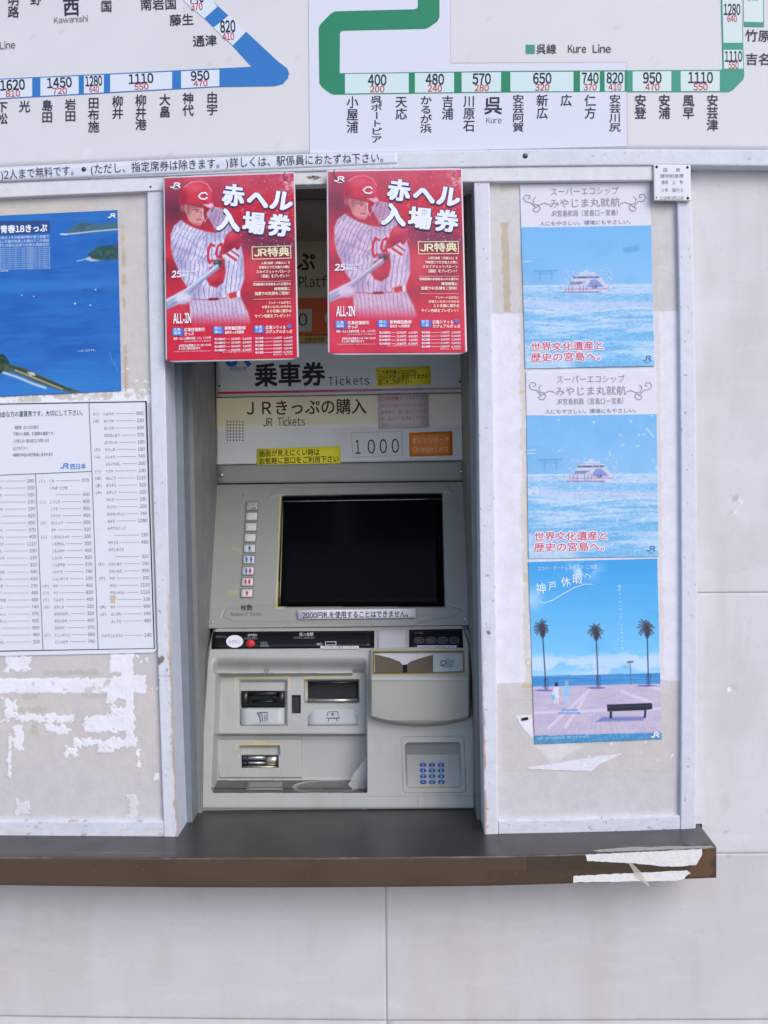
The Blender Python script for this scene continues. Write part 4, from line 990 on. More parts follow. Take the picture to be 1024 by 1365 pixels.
    p.mix(np.full(X.shape, .04), (210, 210, 230))
    return p
def kobe_art(A):
    Wt = (236, 242, 250)
    for c, x, y, w, r in (('神', 214, 192, 52, -6), ('戸', 268, 178, 40, -6), ('休', 330, 160, 46, -6), ('暇', 384, 146, 48, -4), ('へ', 432, 130, 36, -12)): A.char(c, x, y, w, w * 1.1, Wt, 1, .0, r)
    A.stroke([(206, 252), (230, 258), (270, 244), (320, 214), (370, 186), (420, 170), (456, 170)], 3, (220, 234, 248), 1)
    A.cut('headline', A.parent, A.pm)
    A.text('コウベ・デートしませんか この夏', (196, 106), (478, 96), 22, (206, 226, 246), 1)
    s = '神戸ハーバーランド・メリケンパーク'
    for i, c in enumerate(s): A.char(c, 580 + i * .9, 180 + i * 18.2, 14, 15, Wt, 1)
    jr(A, 726, 862, 40, 24, (236, 242, 250), 1, 6); A.text('お問い合わせは主な駅・旅行センターまで', (196, 896), (440, 886), 14, (200, 224, 242), 1)
poster('poster', 'palm tree promenade poster with dark bench, lowest of the three blue posters', [(704.3, 749.2), (876.3, 744.5), (882.3, 985.3), (712.9, 992)], YP - .0012, None, kobe_paint, KL, (250, 350), M_print(), kobe_art, bend=.0016)

# --- wide sea poster on the left board (artwork units 1024 x 1336 drawing of its right part)
EL = [(-623, 240), (697, 178), (720, 1252), (-623, 1330)]
def sea_paint(X, Y):
    V = Y + .05 * X
    p = Paint(X, Y, (42, 108, 190))
    p.mix(sst(.4, .7, fbm(X * .5, V * 1.2, 160, 4, 91)) * .6, (34, 90, 172)); p.mix(sst(.45, .75, fbm(X * .25, V * 2.2, 60, 4, 92)) * .5, (50, 122, 196))
    p.mix(sst(.55, .75, fbm(X * .25, V * 3, 26, 4, 93)) * .35, (34, 88, 166)); p.mix(np.exp(-((V - 640) / 40) ** 2) * .4, (66, 140, 204)); p.mix(np.exp(-((V - 700) / 30) ** 2) * .35, (36, 92, 164))
    p.mix(sst(1000, 1250, V) * .4, (70, 148, 214)); p.mix(sst(330, 200, V) * .3, (60, 128, 196))
    p.poly([(396, 305), (420, 285), (450, 262), (500, 248), (560, 262), (610, 262), (660, 250), (700, 254), (700, 300), (500, 318), (400, 320)], (74, 110, 122), 6, .9)
    p.mix((1 - sst(-4, 4, sd_poly(X, Y, [(420, 295), (455, 262), (510, 252), (560, 268), (600, 290), (500, 306)]))) * sst(.45, .6, fbm(X, Y, 22, 3, 94)) * .6, (56, 86, 92))
    p.line([(362, 322), (420, 320), (560, 304), (700, 292)], 4, (196, 206, 220), 3, .9); p.line([(362, 322), (396, 324)], 3, (214, 224, 236), 3)
    isl = [(520, 445), (545, 420), (580, 396), (640, 388), (700, 380), (700, 470), (600, 478), (545, 466)]
    p.poly([(500, 470), (540, 450), (590, 460), (612, 478), (540, 484)], (178, 186, 196), 4); p.poly(isl, (46, 80, 84), 4); p.mix((1 - sst(-4, 4, sd_poly(X, Y, isl))) * sst(.5, .65, fbm(X, Y, 16, 4, 95)) * .6, (78, 112, 96))
    p.line([(456, 482), (500, 472)], 2.5, (206, 220, 234), 3, .8)
    for x, y, r in ((445, 735, 6), (536, 744, 5), (568, 652, 6), (200, 694, 4), (130, 686, 4)): p.ell(x, y, r, r * .8, (212, 226, 240), .3)
    p.line([(490, 655), (560, 658), (600, 655)], 4, (44, 82, 140), 4, .7); p.line([(480, 674), (620, 672)], 2.5, (40, 84, 150), 4, .5)
    # causeway
    p.poly([(-700, 930), (-300, 950), (-40, 1040), (20, 1040), (50, 1075), (60, 1110), (20, 1150), (-60, 1170), (-700, 1120)], (38, 62, 52), 5)
    p.mix((1 - sst(-6, 6, sd_poly(X, Y, [(-700, 930), (-40, 1040), (50, 1075), (20, 1150), (-700, 1120)]))) * sst(.5, .65, fbm(X, Y, 20, 4, 96)) * .7, (76, 98, 70))
    p.poly([(30, 1100), (80, 1104), (140, 1120), (240, 1164), (400, 1236), (480, 1256), (440, 1266), (360, 1254), (200, 1200), (90, 1150), (20, 1140)], (84, 92, 76), 4)
    p.line([(60, 1112), (150, 1140), (260, 1190), (420, 1250)], 6, (46, 66, 48), 5, .9); p.line([(90, 1135), (220, 1186), (370, 1246)], 4, (176, 166, 140), 3)
    p.line([(20, 1150), (90, 1172), (200, 1216), (270, 1240)], 7, (194, 206, 214), 4, .9); p.poly([(160, 1144), (200, 1148), (215, 1166), (180, 1166)], (204, 200, 200), 4)
    p.line([(650, 1020), (665, 1070), (700, 1130)], 2, (140, 180, 220), 4, .5)
    p.poly([(-620, 250), (297, 240), (299, 316), (-620, 352)], (50, 76, 132), 3, .9)
    p.poly([(-620, 350), (299, 320), (302, 532), (-620, 560)], (92, 138, 196), 4, .45)
    return p
def sea_art(A):
    Wt = (236, 240, 250)
    A.text('青春18きっぷ', (2 - 0, 312), (282, 302), 50, Wt, 1, .03); A.cut('headline', A.parent, A.pm)
    for i, s in enumerate(('春の旅はＪＲの普通列車が乗り放題で', '全国ＪＲ線の快速にも乗れてこの値段', '日帰りの旅も泊まりの旅も自由自在')):
        A.text(s, (-30, 352 + i * 23), (292, 342 + i * 23), 19, (222, 232, 246), 1)
    for i in range(11):
        A.text('発売期間二月二十日より三月三十一日まで利用期間三月一日より四月十日', (-30, 413 + i * 12.2), (298, 404 + i * 12.2), 9.5, (196, 214, 238), 1)
    A.cut('text_block', A.parent, A.pm)
    A.text('日本の旅は青春', (-20, 546), (50, 544), 12, Wt, 1); 
    A.text('この島で途中下車。', (456, 1024), (576, 1016), 15, (190, 212, 236), 1)
    jr(A, 640, 198, 44, 26, Wt, 1, 6.5)
poster('poster', 'wide deep blue sea poster with two islands, on the left board above the fare table', [(-140, 294), (156.6, 280), (161.8, 521), (-140, 535)], YP - .0012, None, sea_paint, EL, (380, 300), M_print(), sea_art, bend=.0016)

# --- fare table sheet
ft = thing('fare_table', 'white laminated fare table with black border and columns of station names', 'fare table')
def trounded(): return [(-140, 541), (190, 532), (195, 533), (197, 537), (208.6, 862), (208.6, 867), (204, 870), (-140, 877.5)]
shape('sheet', trounded(), YP - .0035, (224, 224, 232), mat('laminated_sheet', .3, .45, grain=.012, gscale=40, bump=.05, bscale=9), ft, .002)
a = Art(YP - .0035, lift=.0003)
LN = (36, 40, 52)
a.stroke([(-140, 542.5), (0, 538.7), (194.8, 535.3), (205.9, 864.3), (0, 868), (-140, 870.4)], 1.3, LN, 1)
GL_ = (84, 88, 100)
a.stroke([(118.7, 537), (122.7, 629), (131, 865)], .8, GL_, 1.5); a.stroke([(47.5, 632), (57.5, 867)], .8, GL_, 1.5); a.stroke([(-140, 636), (0, 633.4), (122, 628.4)], .8, GL_, 1.8)
a.cut('ruled_lines', ft)
a.text('不自由な方の運賃表です。大切にして下さい。', (-10, 556), (114, 553), 8.6, (44, 48, 62), 1, .01); a.cut('heading', ft)
tx = (84, 86, 98)
for s, x0, x1, y in (('運賃表（おとな片道分）', 19.8, 54, 572), ('下関から岩国、広島間の運賃です。', 17, 75, 580.5), ('この表にない駅は窓口にお問い合せ', 17, 66, 590), ('おたずね下さい。', 17, 39, 600), ('※福岡の料金は地方鉄道に含まれます', 17, 71, 608.5)):
    a.text(s, (x0, y), (x1, y - 1), 5.2, tx, 1, .012); a.cut('text_line', ft)
jr(a, 80.5, 617.5, 11, 7.2, (66, 134, 204), 1, 1.7); a.text('西日本', (93.5, 625.2), (115, 624.4), 8.2, (66, 134, 204), 1, .02); a.cut('company_mark', ft)
col3 = (('に', 'にゅうの', '950'), ('は', 'はいづか', '230'), ('', 'はしらの', '600'), ('', 'はちほんまつ', '570'), ('', 'はつかいち', '190'), ('ひ', 'ひろしま', '190'), ('ふ', 'ふじゅう', '740'), ('', 'ふないちばし', '200'), ('へ', 'へさか', '230'), ('ほ', 'ほんごう', '1110'), ('ま', 'まえぞら', '320'), ('み', 'みずしり', '320'), ('', 'みたき', '190'), ('', 'みどろい', '200'), ('', 'みなみいわくに', '740'), ('', 'みはら', '1280'), ('', 'みやうちくしど', ''), ('', '', '230'), ('', 'みやじま', '490'), ('', 'みやじまぐち', ''), ('', '', '320'), ('む', 'むかいはら', '190'), ('', 'むかいなだ', '950'), ('や', 'やが', '200'), ('', 'やない', '1110'), ('', 'やないみなと', '1110'), ('', 'やの', '230'), ('ゆ', 'ゆう', '950'), ('よ', 'よこがわ', '140'), ('', 'よしうら', '480'), ('', '', ''), ('*', 'にゅうじょうけん', '140'))
col2 = (('く', 'くれ', '570'), ('', 'くれぽーとぴあ', ''), ('', '', '400'), ('こ', 'こうじろ', '950'), ('', 'こうち', '950'), ('', 'こやうら', '400'), ('さ', 'さいじょう', '650'), ('', 'さか', '320'), ('し', 'しちけんちゃや', '230'), ('', 'しもぎおん', '200'), ('', 'しもふかわ', '400'), ('', 'しらいち', '820'), ('', 'しらきやま', '570'), ('', 'しわぐち', '740'), ('', 'しんいのくち', '190'), ('せ', 'せの', '400'), ('つ', 'つづ', '820'), ('て', 'てんのう', '400'), ('な', 'なかしま', '320'), ('', 'なかのひがし', '320'), ('', 'なかふかわ', '400'), ('', 'なかみた', '570'), ('に', 'にしいわくに', '680'), ('', 'にしたかや', '740'))
col1 = (('', 'ながつか', '180'), ('', 'あきなかの', '320'), ('', 'あきやぐち', '320'), ('', 'あじな', '230'), ('', 'いつかいち', '190'), ('', 'いわくに', '820'), ('', 'いくのや', '650'), ('', 'うめばやし', '570'), ('', 'おおのうら', '400'), ('', 'おおばたけ', '1110'), ('', 'おおまち', '200'), ('', 'かいたいち', '230'), ('', 'かみ', '320'), ('', 'かみふかわ', '480'), ('', 'かみみた', '650'), ('', 'かみやぎ', '230'), ('', 'かるが', '480'), ('', 'かるがはま', '480'), ('', 'かわにし', '740'), ('', 'かわらいし', '570'), ('', 'きんめいじ', '950'), ('', 'くが', '950'), ('', 'くば', '480'), ('', 'くらはし', '320'))
def column(rows, x0, y0, dy, xs, w, sl, ang=.035):
    for i, (k, nme, fr) in enumerate(rows):
        y = y0 + i * dy; xo = x0 + (y - y0) * sl
        if k and k != '*': a.text('(' + k + ')', (xo, y), (xo + 8, y - .3), 5, tx, 1, .012)
        nx = xo + (xs if k != '*' else 1)
        nw = len(nme) * 3.5
        if nme: a.text(nme, (nx, y), (nx + nw, y - .2), 5.0, tx, 1, .015)
        xe = xo + w
        if fr:
            fw = len(fr) * 3.2; a.text(fr, (xe - fw, y - .5), (xe, y - .7), 6.0, tx, 1, .012)
            ls = nx + nw + 2 if nme else nx + 8
            if xe - fw - 2 > ls: a.stroke([(ls, y - 2.2), (xe - fw - 2, y - 2.4)], .45, (130, 132, 142), 1)
column(col3, 124, 553.6, 9.53, 14, 67.5, .0365); a.cut('fare_column', ft)
column(col2, 52, 643, 9.33, 13.5, 67, .037); a.cut('fare_column', ft)
column(col1, -28, 643.5, 9.33, 13, 73.5, .037); a.cut('fare_column', ft)
shape('stain', ragged([(147, 794), (153, 793), (155, 797), (153, 804), (148, 803)], .6, 2, 4), YP - .0048, (204, 186, 158), M_ink(), ft, .0003)

# ================================================================== PAPER SCRAPS on the right board
def scrap(label, pts, Y, c=(232, 230, 236), th=.0012, seed=2, m=None, amp=.4):
    o = shape('paper_scrap', ragged(pts, amp, 4, seed), Y, c, m or paperm, None, th); tag(o, label, 'paper'); return o
scrap('torn white paper sliver under the palm tree poster', [(703, 1023), (720, 1021), (770, 1013), (798, 1008), (829, 1005), (815, 1012), (800, 1018), (788, 1028), (704, 1025)], YP - .0014, (228, 226, 234))
scrap('small torn white paper triangle left of the palm tree poster', [(688, 954), (709, 953), (711, 984), (702, 976), (695, 968)], YP - .0008, (230, 228, 236), seed=5)
scrap('short black strip of tape stuck left of the palm tree poster', [(695, 957.5), (704, 955.8), (704.6, 959.4), (696, 961)], YP - .0024, (34, 32, 42), seed=6, m=M_ink(), amp=.15)

# ================================================================== TICKET MACHINE
tm = thing('ticket_machine', 'beige ticket vending machine with dark screen set in the wall recess', 'ticket machine')
BG = (190, 192, 186)       # beige plastic
YU = .47
rows_y = [600, 641, 836]; 
def Y_scr(px, py): return np.interp(py, [600, 643, 836, 900], [.47 + .0, .47, .305, .25])
# --- upper sign box (platform ticket fascia) above the main fascia
def up1(px, py):
    p = Paint(px, py, (166, 156, 130)); p.mix((py > 322) * (py < 397) * 1.0, (196, 186, 150))
    p.mix(((py > 397) & (py < 446)) * 1.0, (214, 92, 30)); p.mix((py >= 458) * 1.0, (180, 184, 178)); p.mix(((py > 445.5) & (py < 447.5)) * 1., (90, 60, 30)); p.mix(((py > 456.5) & (py < 459)) * 1., (90, 60, 30)); return p
o = sheet('header_panel', [(288, 284), (622, 281)], [(287, 461), (622, 455)], YU - .004, 120, 170, None, M_plas(), tm, paint=up1, thick=.05)
o['label'] = 'shaded upper panel for platform tickets with orange band'
a = Art(YU - .004, lift=.0004)
a.text('きっぷ', (344, 360), (421, 358.5), 27, (40, 40, 36), 1, .02); a.text('Platform', (398, 383), (466, 381.5), 19, (44, 44, 42), 1, .01); a.cut('heading', tm)
a.rect(345, 412, 415.8, 442, (196, 190, 172), 1); a.text('1000', (356, 435), (411, 434), 22, (50, 50, 48), 2, .005)
a.ell(439.5, 424, 6.5, 9, (190, 190, 196), 1); a.rect(400, 447.5, 500, 456.5, (190, 160, 80), 1); a.text('自動券売機・4500円', (406, 455), (456, 454.5), 6.5, (60, 44, 20), 2, .02)
a.build('header_lettering', tm)
box('header_top', (RXL + .01, YU + .03, z_at(450, 284, YU)), (RXR - .005, .7, z_at(450, 262, YU)), (70, 66, 56), M_plas(), tm)

# --- main fascia, "tickets" strip
def up2(px, py):
    p = Paint(px, py, (206, 214, 212)); p.mix(sst(287, 330, px) * 0 + .25 * sst(420, 300, px), (164, 168, 172))
    return p
sheet('fascia_strip', [(288, 459), (622, 453.5)], [(288, 529), (622, 522.5)], YU - .006, 40, 20, None, M_plas(), tm, paint=up2, thick=.04, chamfer=.001)
def up3(px, py):
    p = Paint(px, py, (226, 224, 214)); yy = py + (px - 288) * .018
    p.mix(sst(.5, -.5, yy - 568) * sst(620, 420, px) * .75, (226, 218, 172)); p.mix(sst(.5, -.5, yy - 568) * .3, (216, 204, 186))
    p.mix(sst(571, 574, yy) * .7, (208, 216, 220)); p.mix(sst(430, 460, px) * sst(571, 574, yy) * .4, (196, 194, 196)); return p
sheet('fascia_panel', [(288, 530.5), (622, 524)], [(289, 619.5), (622, 613.5)], YU - .004, 160, 50, None, M_plas(), tm, paint=up3, thick=.04, chamfer=.0012)
sheet('hinge_bar', [(289, 620.5), (622, 614.5)], [(288.5, 644.5), (623, 640.5)], YU - .008, 30, 8, (146, 148, 142), M_plas(), tm, thick=.04, chamfer=.002)
for x, y in ((295, 633.5), (615, 628.5)): dome('screw', x, y, 3.2, YU - .008, (160, 158, 148), M_metal(), tm, .002, 16)
for x, y in ((292.5, 514.5), (613, 508.5)): dome('screw', x, y, 1.5, YU - .006, (50, 50, 50), M_metal(), tm, .001, 10)
a = Art(YU - .006, lift=.0004)
BK = (28, 28, 30)
jr(a, 301, 462, 32, 26, (50, 96, 170), 1, 6.2); a.text('JR西日本', (305, 494.5), (329, 493.5), 6.4, (50, 96, 170), 1, .02)
a.cut('company_mark', tm); a.text('乗車券', (339, 512.5), (434, 510.5), 33, BK, 1, .028); a.cut('heading', tm)
x = 437
for c, dx in zip('Tickets', (0, 9.6, 15, 24, 33, 42, 48)): a.text(c, (437.5 + dx, 513.6 - dx * .018), (437.5 + dx + (3.2 if c == 'i' else 7.4 if c != 't' else 5), 513.5 - dx * .018), 15, (44, 44, 48), 1, .008)
a.cut('heading', tm)
MG = [(196, 48, 96), (190, 60, 104), (184, 84, 120), (180, 110, 138), (176, 134, 152), (174, 156, 166)]
xs = np.linspace(290, 618, 7)
for i in range(6):
    y0, y1 = 524 - (xs[i] - 290) * .0195, 524 - (xs[i + 1] - 290) * .0195; a.poly([(xs[i], y0 - 1.7), (xs[i + 1], y1 - 1.6), (xs[i + 1], y1 + 1.6), (xs[i], y0 + 1.7)], MG[i], 1)
a.cut('magenta_line', tm)
a = Art(YU - .004, lift=.0004)
a.text('ＪＲきっぷの購入', (324, 552.5), (489, 549.5), 22, (44, 40, 34), 1, .012); a.cut('heading', tm)
a.text('JR', (350.5, 568.2), (364, 568), 15, (64, 58, 50), 1, .008); a.text('Tickets', (370, 567.8), (407, 567.2), 15, (64, 58, 50), 1, .008); a.cut('heading', tm)
a.frame([(468.5, 577), (535.5, 575), (537, 607), (470.5, 609.5)], .6, (176, 172, 150), 1)
for i, c in enumerate('1000'): a.text(c, (473.5 + i * 16, 605 - i * .5), (482.5 + i * 16 + (2.4 if c == '0' else -1), 604.8 - i * .5), 25, (40, 40, 42), 2, .0)
a.build('price_lettering', tm)
# card label
sheet('card_label', [(545.4, 577), (603, 574.6)], [(546, 608.6), (603.4, 607)], YU - .0055, 8, 6, (226, 122, 28), M_plas(), tm, thick=.0015, chamfer=.0006)
a = Art(YU - .0055, lift=.0004); a.text('オレンジカード', (549, 590.5), (600, 589), 8.6, (244, 200, 150), 1, .015); a.text('Orange Card', (551, 602.5), (597, 601.2), 9, (244, 196, 140), 1, .01); a.build('card_lettering', tm)
# speaker holes: flat dark discs, the shade inside each hole put in as colour
hv = []; hf = []
for i in range(6):
    for j in range(7):
        cx = 303.2 + i * 4.15 - j * .03; cy = 562.2 + j * 4.1; b0 = len(hv)
        for k in range(8): t = k * math.pi / 4; hv.append(un(cx + 1.05 * math.cos(t), cy + 1.05 * math.sin(t), YU - .0048))
        hf.append(tuple(range(b0, b0 + 8)))
o = link('speaker_grille', mesh_np('speaker_grille', np.array(hv), hf, np.ones((len(hv), 3)) * lin((46, 44, 42))), tm, M_ink())

# --- stickers on the fascia
def sticker(name, label, q, Y, c, lines, ink, cat='sticker', m=None, off=.015):
    t = thing(name, label, cat); TL, TR, BR, BL_ = q
    sheet('sheet', [TL, TR], [BL_, BR], Y, 4, 4, c, m or M_print(), t, thick=.0004)
    A_ = Art(Y, lift=.0003)
    for s, p0, p1, h in lines: A_.text(s, p0, p1, h, ink, 1, off); A_.cut('text_line', t)
    return t
sticker('sticker', 'small yellow sticker of three text lines beside the black heading', [(501, 490.5), (573.5, 488), (574.5, 512), (502.5, 515.4)], YU - .0068, (246, 230, 56),
        [('この券売機は5000円札', (504, 499.6), (556, 498), 7, ), ('10000円札は使用できません', (504, 506), (571, 503.6), 7), ('窓口をご利用下さい', (504.5, 512.4), (549, 510.6), 7)], (70, 62, 30))
sticker('sticker', 'wide yellow sticker of two text lines above the screen', [(342.5, 598.5), (454, 594.6), (454.4, 619), (342.2, 622.8)], YU - .0056, (246, 230, 60),
        [('画面が見えにくい時は', (345.5, 608.4), (426.5, 606), 9.6), ('お気軽に窓口をご利用下さい', (345.5, 618.4), (452, 615), 9.6)], (66, 60, 34))
sticker('paper_note', 'pinkish white paper note of faint lines beside the black lettering', [(503.6, 526.6), (570.4, 524.6), (571.4, 569.6), (505, 571.4)], YU - .0075, (214, 198, 200),
        [('この券売機で、１０００円札', (508, 534), (568, 532.4), 6.2), ('のみがお使いいただけますので', (508, 543.2), (568, 541.6), 6.2), ('お手持で、既に恐れ入ります', (508, 552), (568, 550.4), 6.2), ('が、窓口にてお求めて下さり', (508, 560.6), (568, 559), 6.2), ('ますい', (508.6, 569), (519, 568.6), 6.2)], (150, 118, 124), 'note')

# --- screen panel with a recessed window (relief grid)
def Y_panel(px, py):
    base = Y_scr(px, py)
    op = [(374.5, 660.5), (590.5, 656.5), (594.5, 810), (369, 810)]
    d = sd_poly(px, py, op); base = base + .016 * (1 - sst(-2.6, .2, d))
    d2 = sd_poly(px, py, [(300, 812), (372, 806), (596, 806), (618, 812), (606, 822), (588, 823), (558, 829), (548, 838), (500, 838), (490, 830), (312, 829), (296, 823)])
    d3 = sd_poly(px, py, [(366, 650), (598, 646), (604, 658), (594, 656), (374, 660), (358, 664)])
    base = base - .0014 * (1 - sst(-1.2, 1.2, d3))
    # shallow scored outline round the foot of the panel
    base = base + .0022 * np.exp(-(d2 / 1.0) ** 2)
    return base
def scr_paint(px, py):
    p = Paint(px, py, (145, 145, 140)); p.mix(sst(.4, .8, fbm(px, py, 60, 3, 101)) * .25, (136, 137, 132))
    p.rag(309, 729, 320, 733.5, (186, 168, 110), 2, 5, .5, 4); p.rag(305, 788, 318, 792.5, (186, 168, 110), 2, 5, .5, 5)
    d = sd_poly(px, py, [(374.5, 660.5), (590.5, 656.5), (594.5, 810), (369, 810)]); p.mix((np.abs(d) < 1.3) * (px < 380) * .6, (200, 190, 120))
    p.mix((d < -1.2) * .9, (40, 40, 38)); return p
sheet('screen_panel', [(288.4, 646), (623, 641.8)], [(274.4, 838), (629.4, 833.4)], Y_panel, 350, 200, None, M_plas(), tm, paint=scr_paint, thick=.08, chamfer=.0015, smooth=True)
sheet('screen', [(376.8, 663), (588.4, 659.2)], [(371.8, 808), (592, 808)], lambda px, py: Y_scr(px, py) + .011, 20, 14, (8, 10, 12), M_glass(), tm, thick=.004)
sheet('screen_rim_glare', [(377.6, 667.4), (588, 664)], [(377.6, 669.4), (588, 665.8)], lambda px, py: Y_scr(px, py) + .0085, 8, 2, (120, 128, 134), M_metal(), tm, thick=.0025)  # pale strip drawn in for the glare line across the screen top
sheet('screen_rim_glare', [(376.2, 668), (378.2, 668)], [(371.8, 806), (374, 806)], lambda px, py: Y_scr(px, py) + .0085, 2, 8, (100, 100, 84), M_metal(), tm, thick=.0025)
for x, y in ((283, 829.6), (620.6, 825.2)): dome('screw', x, y, 2.0, Y_scr(x, y), (196, 196, 190), M_metal(), tm, .002, 14)
# ticket-count keys
kc = [(336, 674.6), (335.4, 688.2), (334.6, 702.3), (333.5, 716.6), (332.8, 731), (331.8, 745.8), (330.9, 760.8), (330, 775.4), (329.2, 790.5)]
def icon(A_, x, y, c, child=False):
    s_ = .8 if child else 1.0
    A_.ell(x, y - 3.1 * s_, 1.0, 1.0, c, 2, 10); A_.poly([(x - 1.6, y - 1.9 * s_), (x + 1.6, y - 1.9 * s_), (x + 1.5, y + 1.2), (x + .9, y + 1.2), (x + .8, y + 4 * s_), (x - .8, y + 4 * s_), (x - .9, y + 1.2), (x - 1.5, y + 1.2)], c, 2)
for i, (x, y) in enumerate(kc):
    sk = -.35
    kk = sheet('key', [(x - 8 + .3, y - 5.4), (x + 8 + .3, y - 5.4)], [(x - 8 - .3, y + 5.6), (x + 8 - .3, y + 5.6)], lambda px, py: Y_scr(px, py) - .0025, 4, 4, (204, 200, 204) if i else (176, 178, 182), M_plas(), tm, thick=.003, chamfer=.0006)
    A_ = Art(lambda px, py: Y_scr(px, py) - .0025, lift=.0003)
    A_.frame([(x - 7.9, y - 5.6), (x + 8.2, y - 5.6), (x + 7.8, y + 5.8), (x - 8.3, y + 5.8)], .8, (104, 102, 100), 1)
    bl = (40, 108, 190); rd = (190, 44, 58)
    if i == 0: A_.text('とりけし', (x - 6.5, y - .3), (x + 6.5, y - .3), 4, (70, 70, 76), 2, .02); A_.text('CAN', (x - 4, y + 4.4), (x + 5, y + 4.4), 4.4, (70, 70, 76), 2, .02)
    for dx, c, ch in {4: ((0, bl, 0),), 5: ((-3, bl, 0), (3, bl, 0)), 6: ((-2.6, bl, 0), (2.6, rd, 1)), 7: ((-2.6, rd, 1), (2.6, rd, 1)), 8: ((0, rd, 1),)}.get(i, ()): icon(A_, x + dx, y, c, ch)
    A_.build('key_mark', kk)
a = Art(Y_panel, lift=.0004)
a.text('枚数', (321, 813.4), (337, 813), 8.6, (52, 52, 56), 1, .015); a.text('Number of Tickets', (308, 821.4), (349, 820.6), 7, (96, 96, 98), 1, .0); a.ell(323.4, 659.8, .9, .9, (60, 60, 60), 1, 8)
a.build('screen_panel_lettering', tm)
sticker('sticker', 'narrow white sticker of one black text line under the screen', [(397, 813.4), (553.8, 811.4), (554.6, 823.6), (397.6, 826)], .309, (222, 222, 230),
        [('2000円札を使用することはできません。', (403, 823.8), (549, 821.6), 9.6)], (44, 44, 58))

# --- lower control unit, one moulded relief
def Y_low(px, py):
    return np.interp(py, [836, 842, 868, 884, 1002, 1080], [.312, .296, .262, .246, .200, Y_MB])
bay = [(286, 893), (486, 890), (489.5, 900), (490, 1057), (283, 1057.5), (280.5, 1050)]
def Y_body(px, py):
    y = Y_low(px, py)
    # ridge of the brow under the black strip
    y = y - .004 * np.exp(-((py - 870) / 4.0) ** 2)
    d = sd_poly(px, py, bay)
    # bay back surfaces
    bk = np.interp(py, [885, 897, 978, 981, 1036, 1040, 1057.5], [.270, .286, .250, .276, .266, .262, .204])
    inn = 1 - sst(-11, 0, d)           # wide rounded flanks
    inn = np.where(px > 470, 1 - sst(-3, 0, d), inn)
    # the bottom lip is sharper
    inn = np.where(py > 1050, 1 - sst(-2.0, 0, d), inn)
    y = y * (1 - inn) + bk * inn
    # brow: concave slope from the ridge down into the bay
    bw = sst(874, 896, py) * sst(1, -6, px - 489) * sst(-6, 4, px - 288) * (py < 897)
    y = np.maximum(y, Y_low(px, py) + bw * .036)
    # slot housings, pushed back
    for (x0, y0, x1, y1, dp, s) in ((318, 905, 384, 969, .012, 5), (404, 905, 480, 937, .014, 4), (318, 993, 374, 1008, .014, 4)):
        q = np.maximum(np.maximum(x0 - px, px - x1), np.maximum(y0 - py, py - y1)); y = y + dp * (1 - sst(-s, 0, q))
    # mouths
    for (x0, y0, x1, y1, dp) in ((322, 921, 379.5, 943.5, .03), (410.5, 908, 478, 936, .03), (322, 1006.5, 371.5, 1023.5, .022), (388.8, 926.5, 401, 951, .008)):
        q = np.maximum(np.maximum(x0 - px, px - x1), np.maximum(y0 - py, py - y1)); y = y + dp * (1 - sst(-1.3, 0, q))
    # block left of the lower slot, to the right a plain plate
    q = np.maximum(np.maximum(290 - px, px - 404), np.maximum(984 - py, py - 1038)); y = y - .008 * (1 - sst(-2.5, 0, q))
    # coin cup in the tray
    e = np.sqrt(((px - 434) / 43) ** 2 + ((py - 1049) / 8.5) ** 2); y = y + .006 * (1 - sst(.88, 1.02, e)) * (py < 1057)
    # number pad recess
    k1 = [(534.5, 986), (538, 983), (616, 982), (619.5, 985.5), (622, 1053), (619, 1057), (540, 1058), (536.5, 1055)]
    y = y + .0022 * np.exp(-(sd_poly(px, py, k1) / .8) ** 2)
    k2 = [(539, 993), (543, 989.5), (611, 989), (614.5, 992), (616.5, 1048), (613, 1051), (545, 1052), (541, 1049)]
    pad = np.interp(py, [988, 1006, 1012, 1051], [.014, .046, .042, .006])
    y = y + pad * (1 - sst(-3.2, 0, sd_poly(px, py, k2)))
    # faint joints
    y = y + .0012 * np.exp(-((py - 1062.5 - (px - 500) * -.01) / .7) ** 2) * (px > 490) + .0012 * np.exp(-((px - 556) / .7) ** 2) * (py > 1063)
    # soft outer rounding
    xl = np.interp(py, [838, 862, 885, 1005, 1080], [285, 277, 274, 266, 265]); xr = np.interp(py, [836, 862, 885, 1000, 1078], [620, 628, 632, 635, 635])
    y = y + .012 * (sst(5, 0, px - xl) ** 2 + sst(5, 0, xr - px) ** 2)
    y = y + .006 * sst(1074, 1080, py) ** 2
    return y
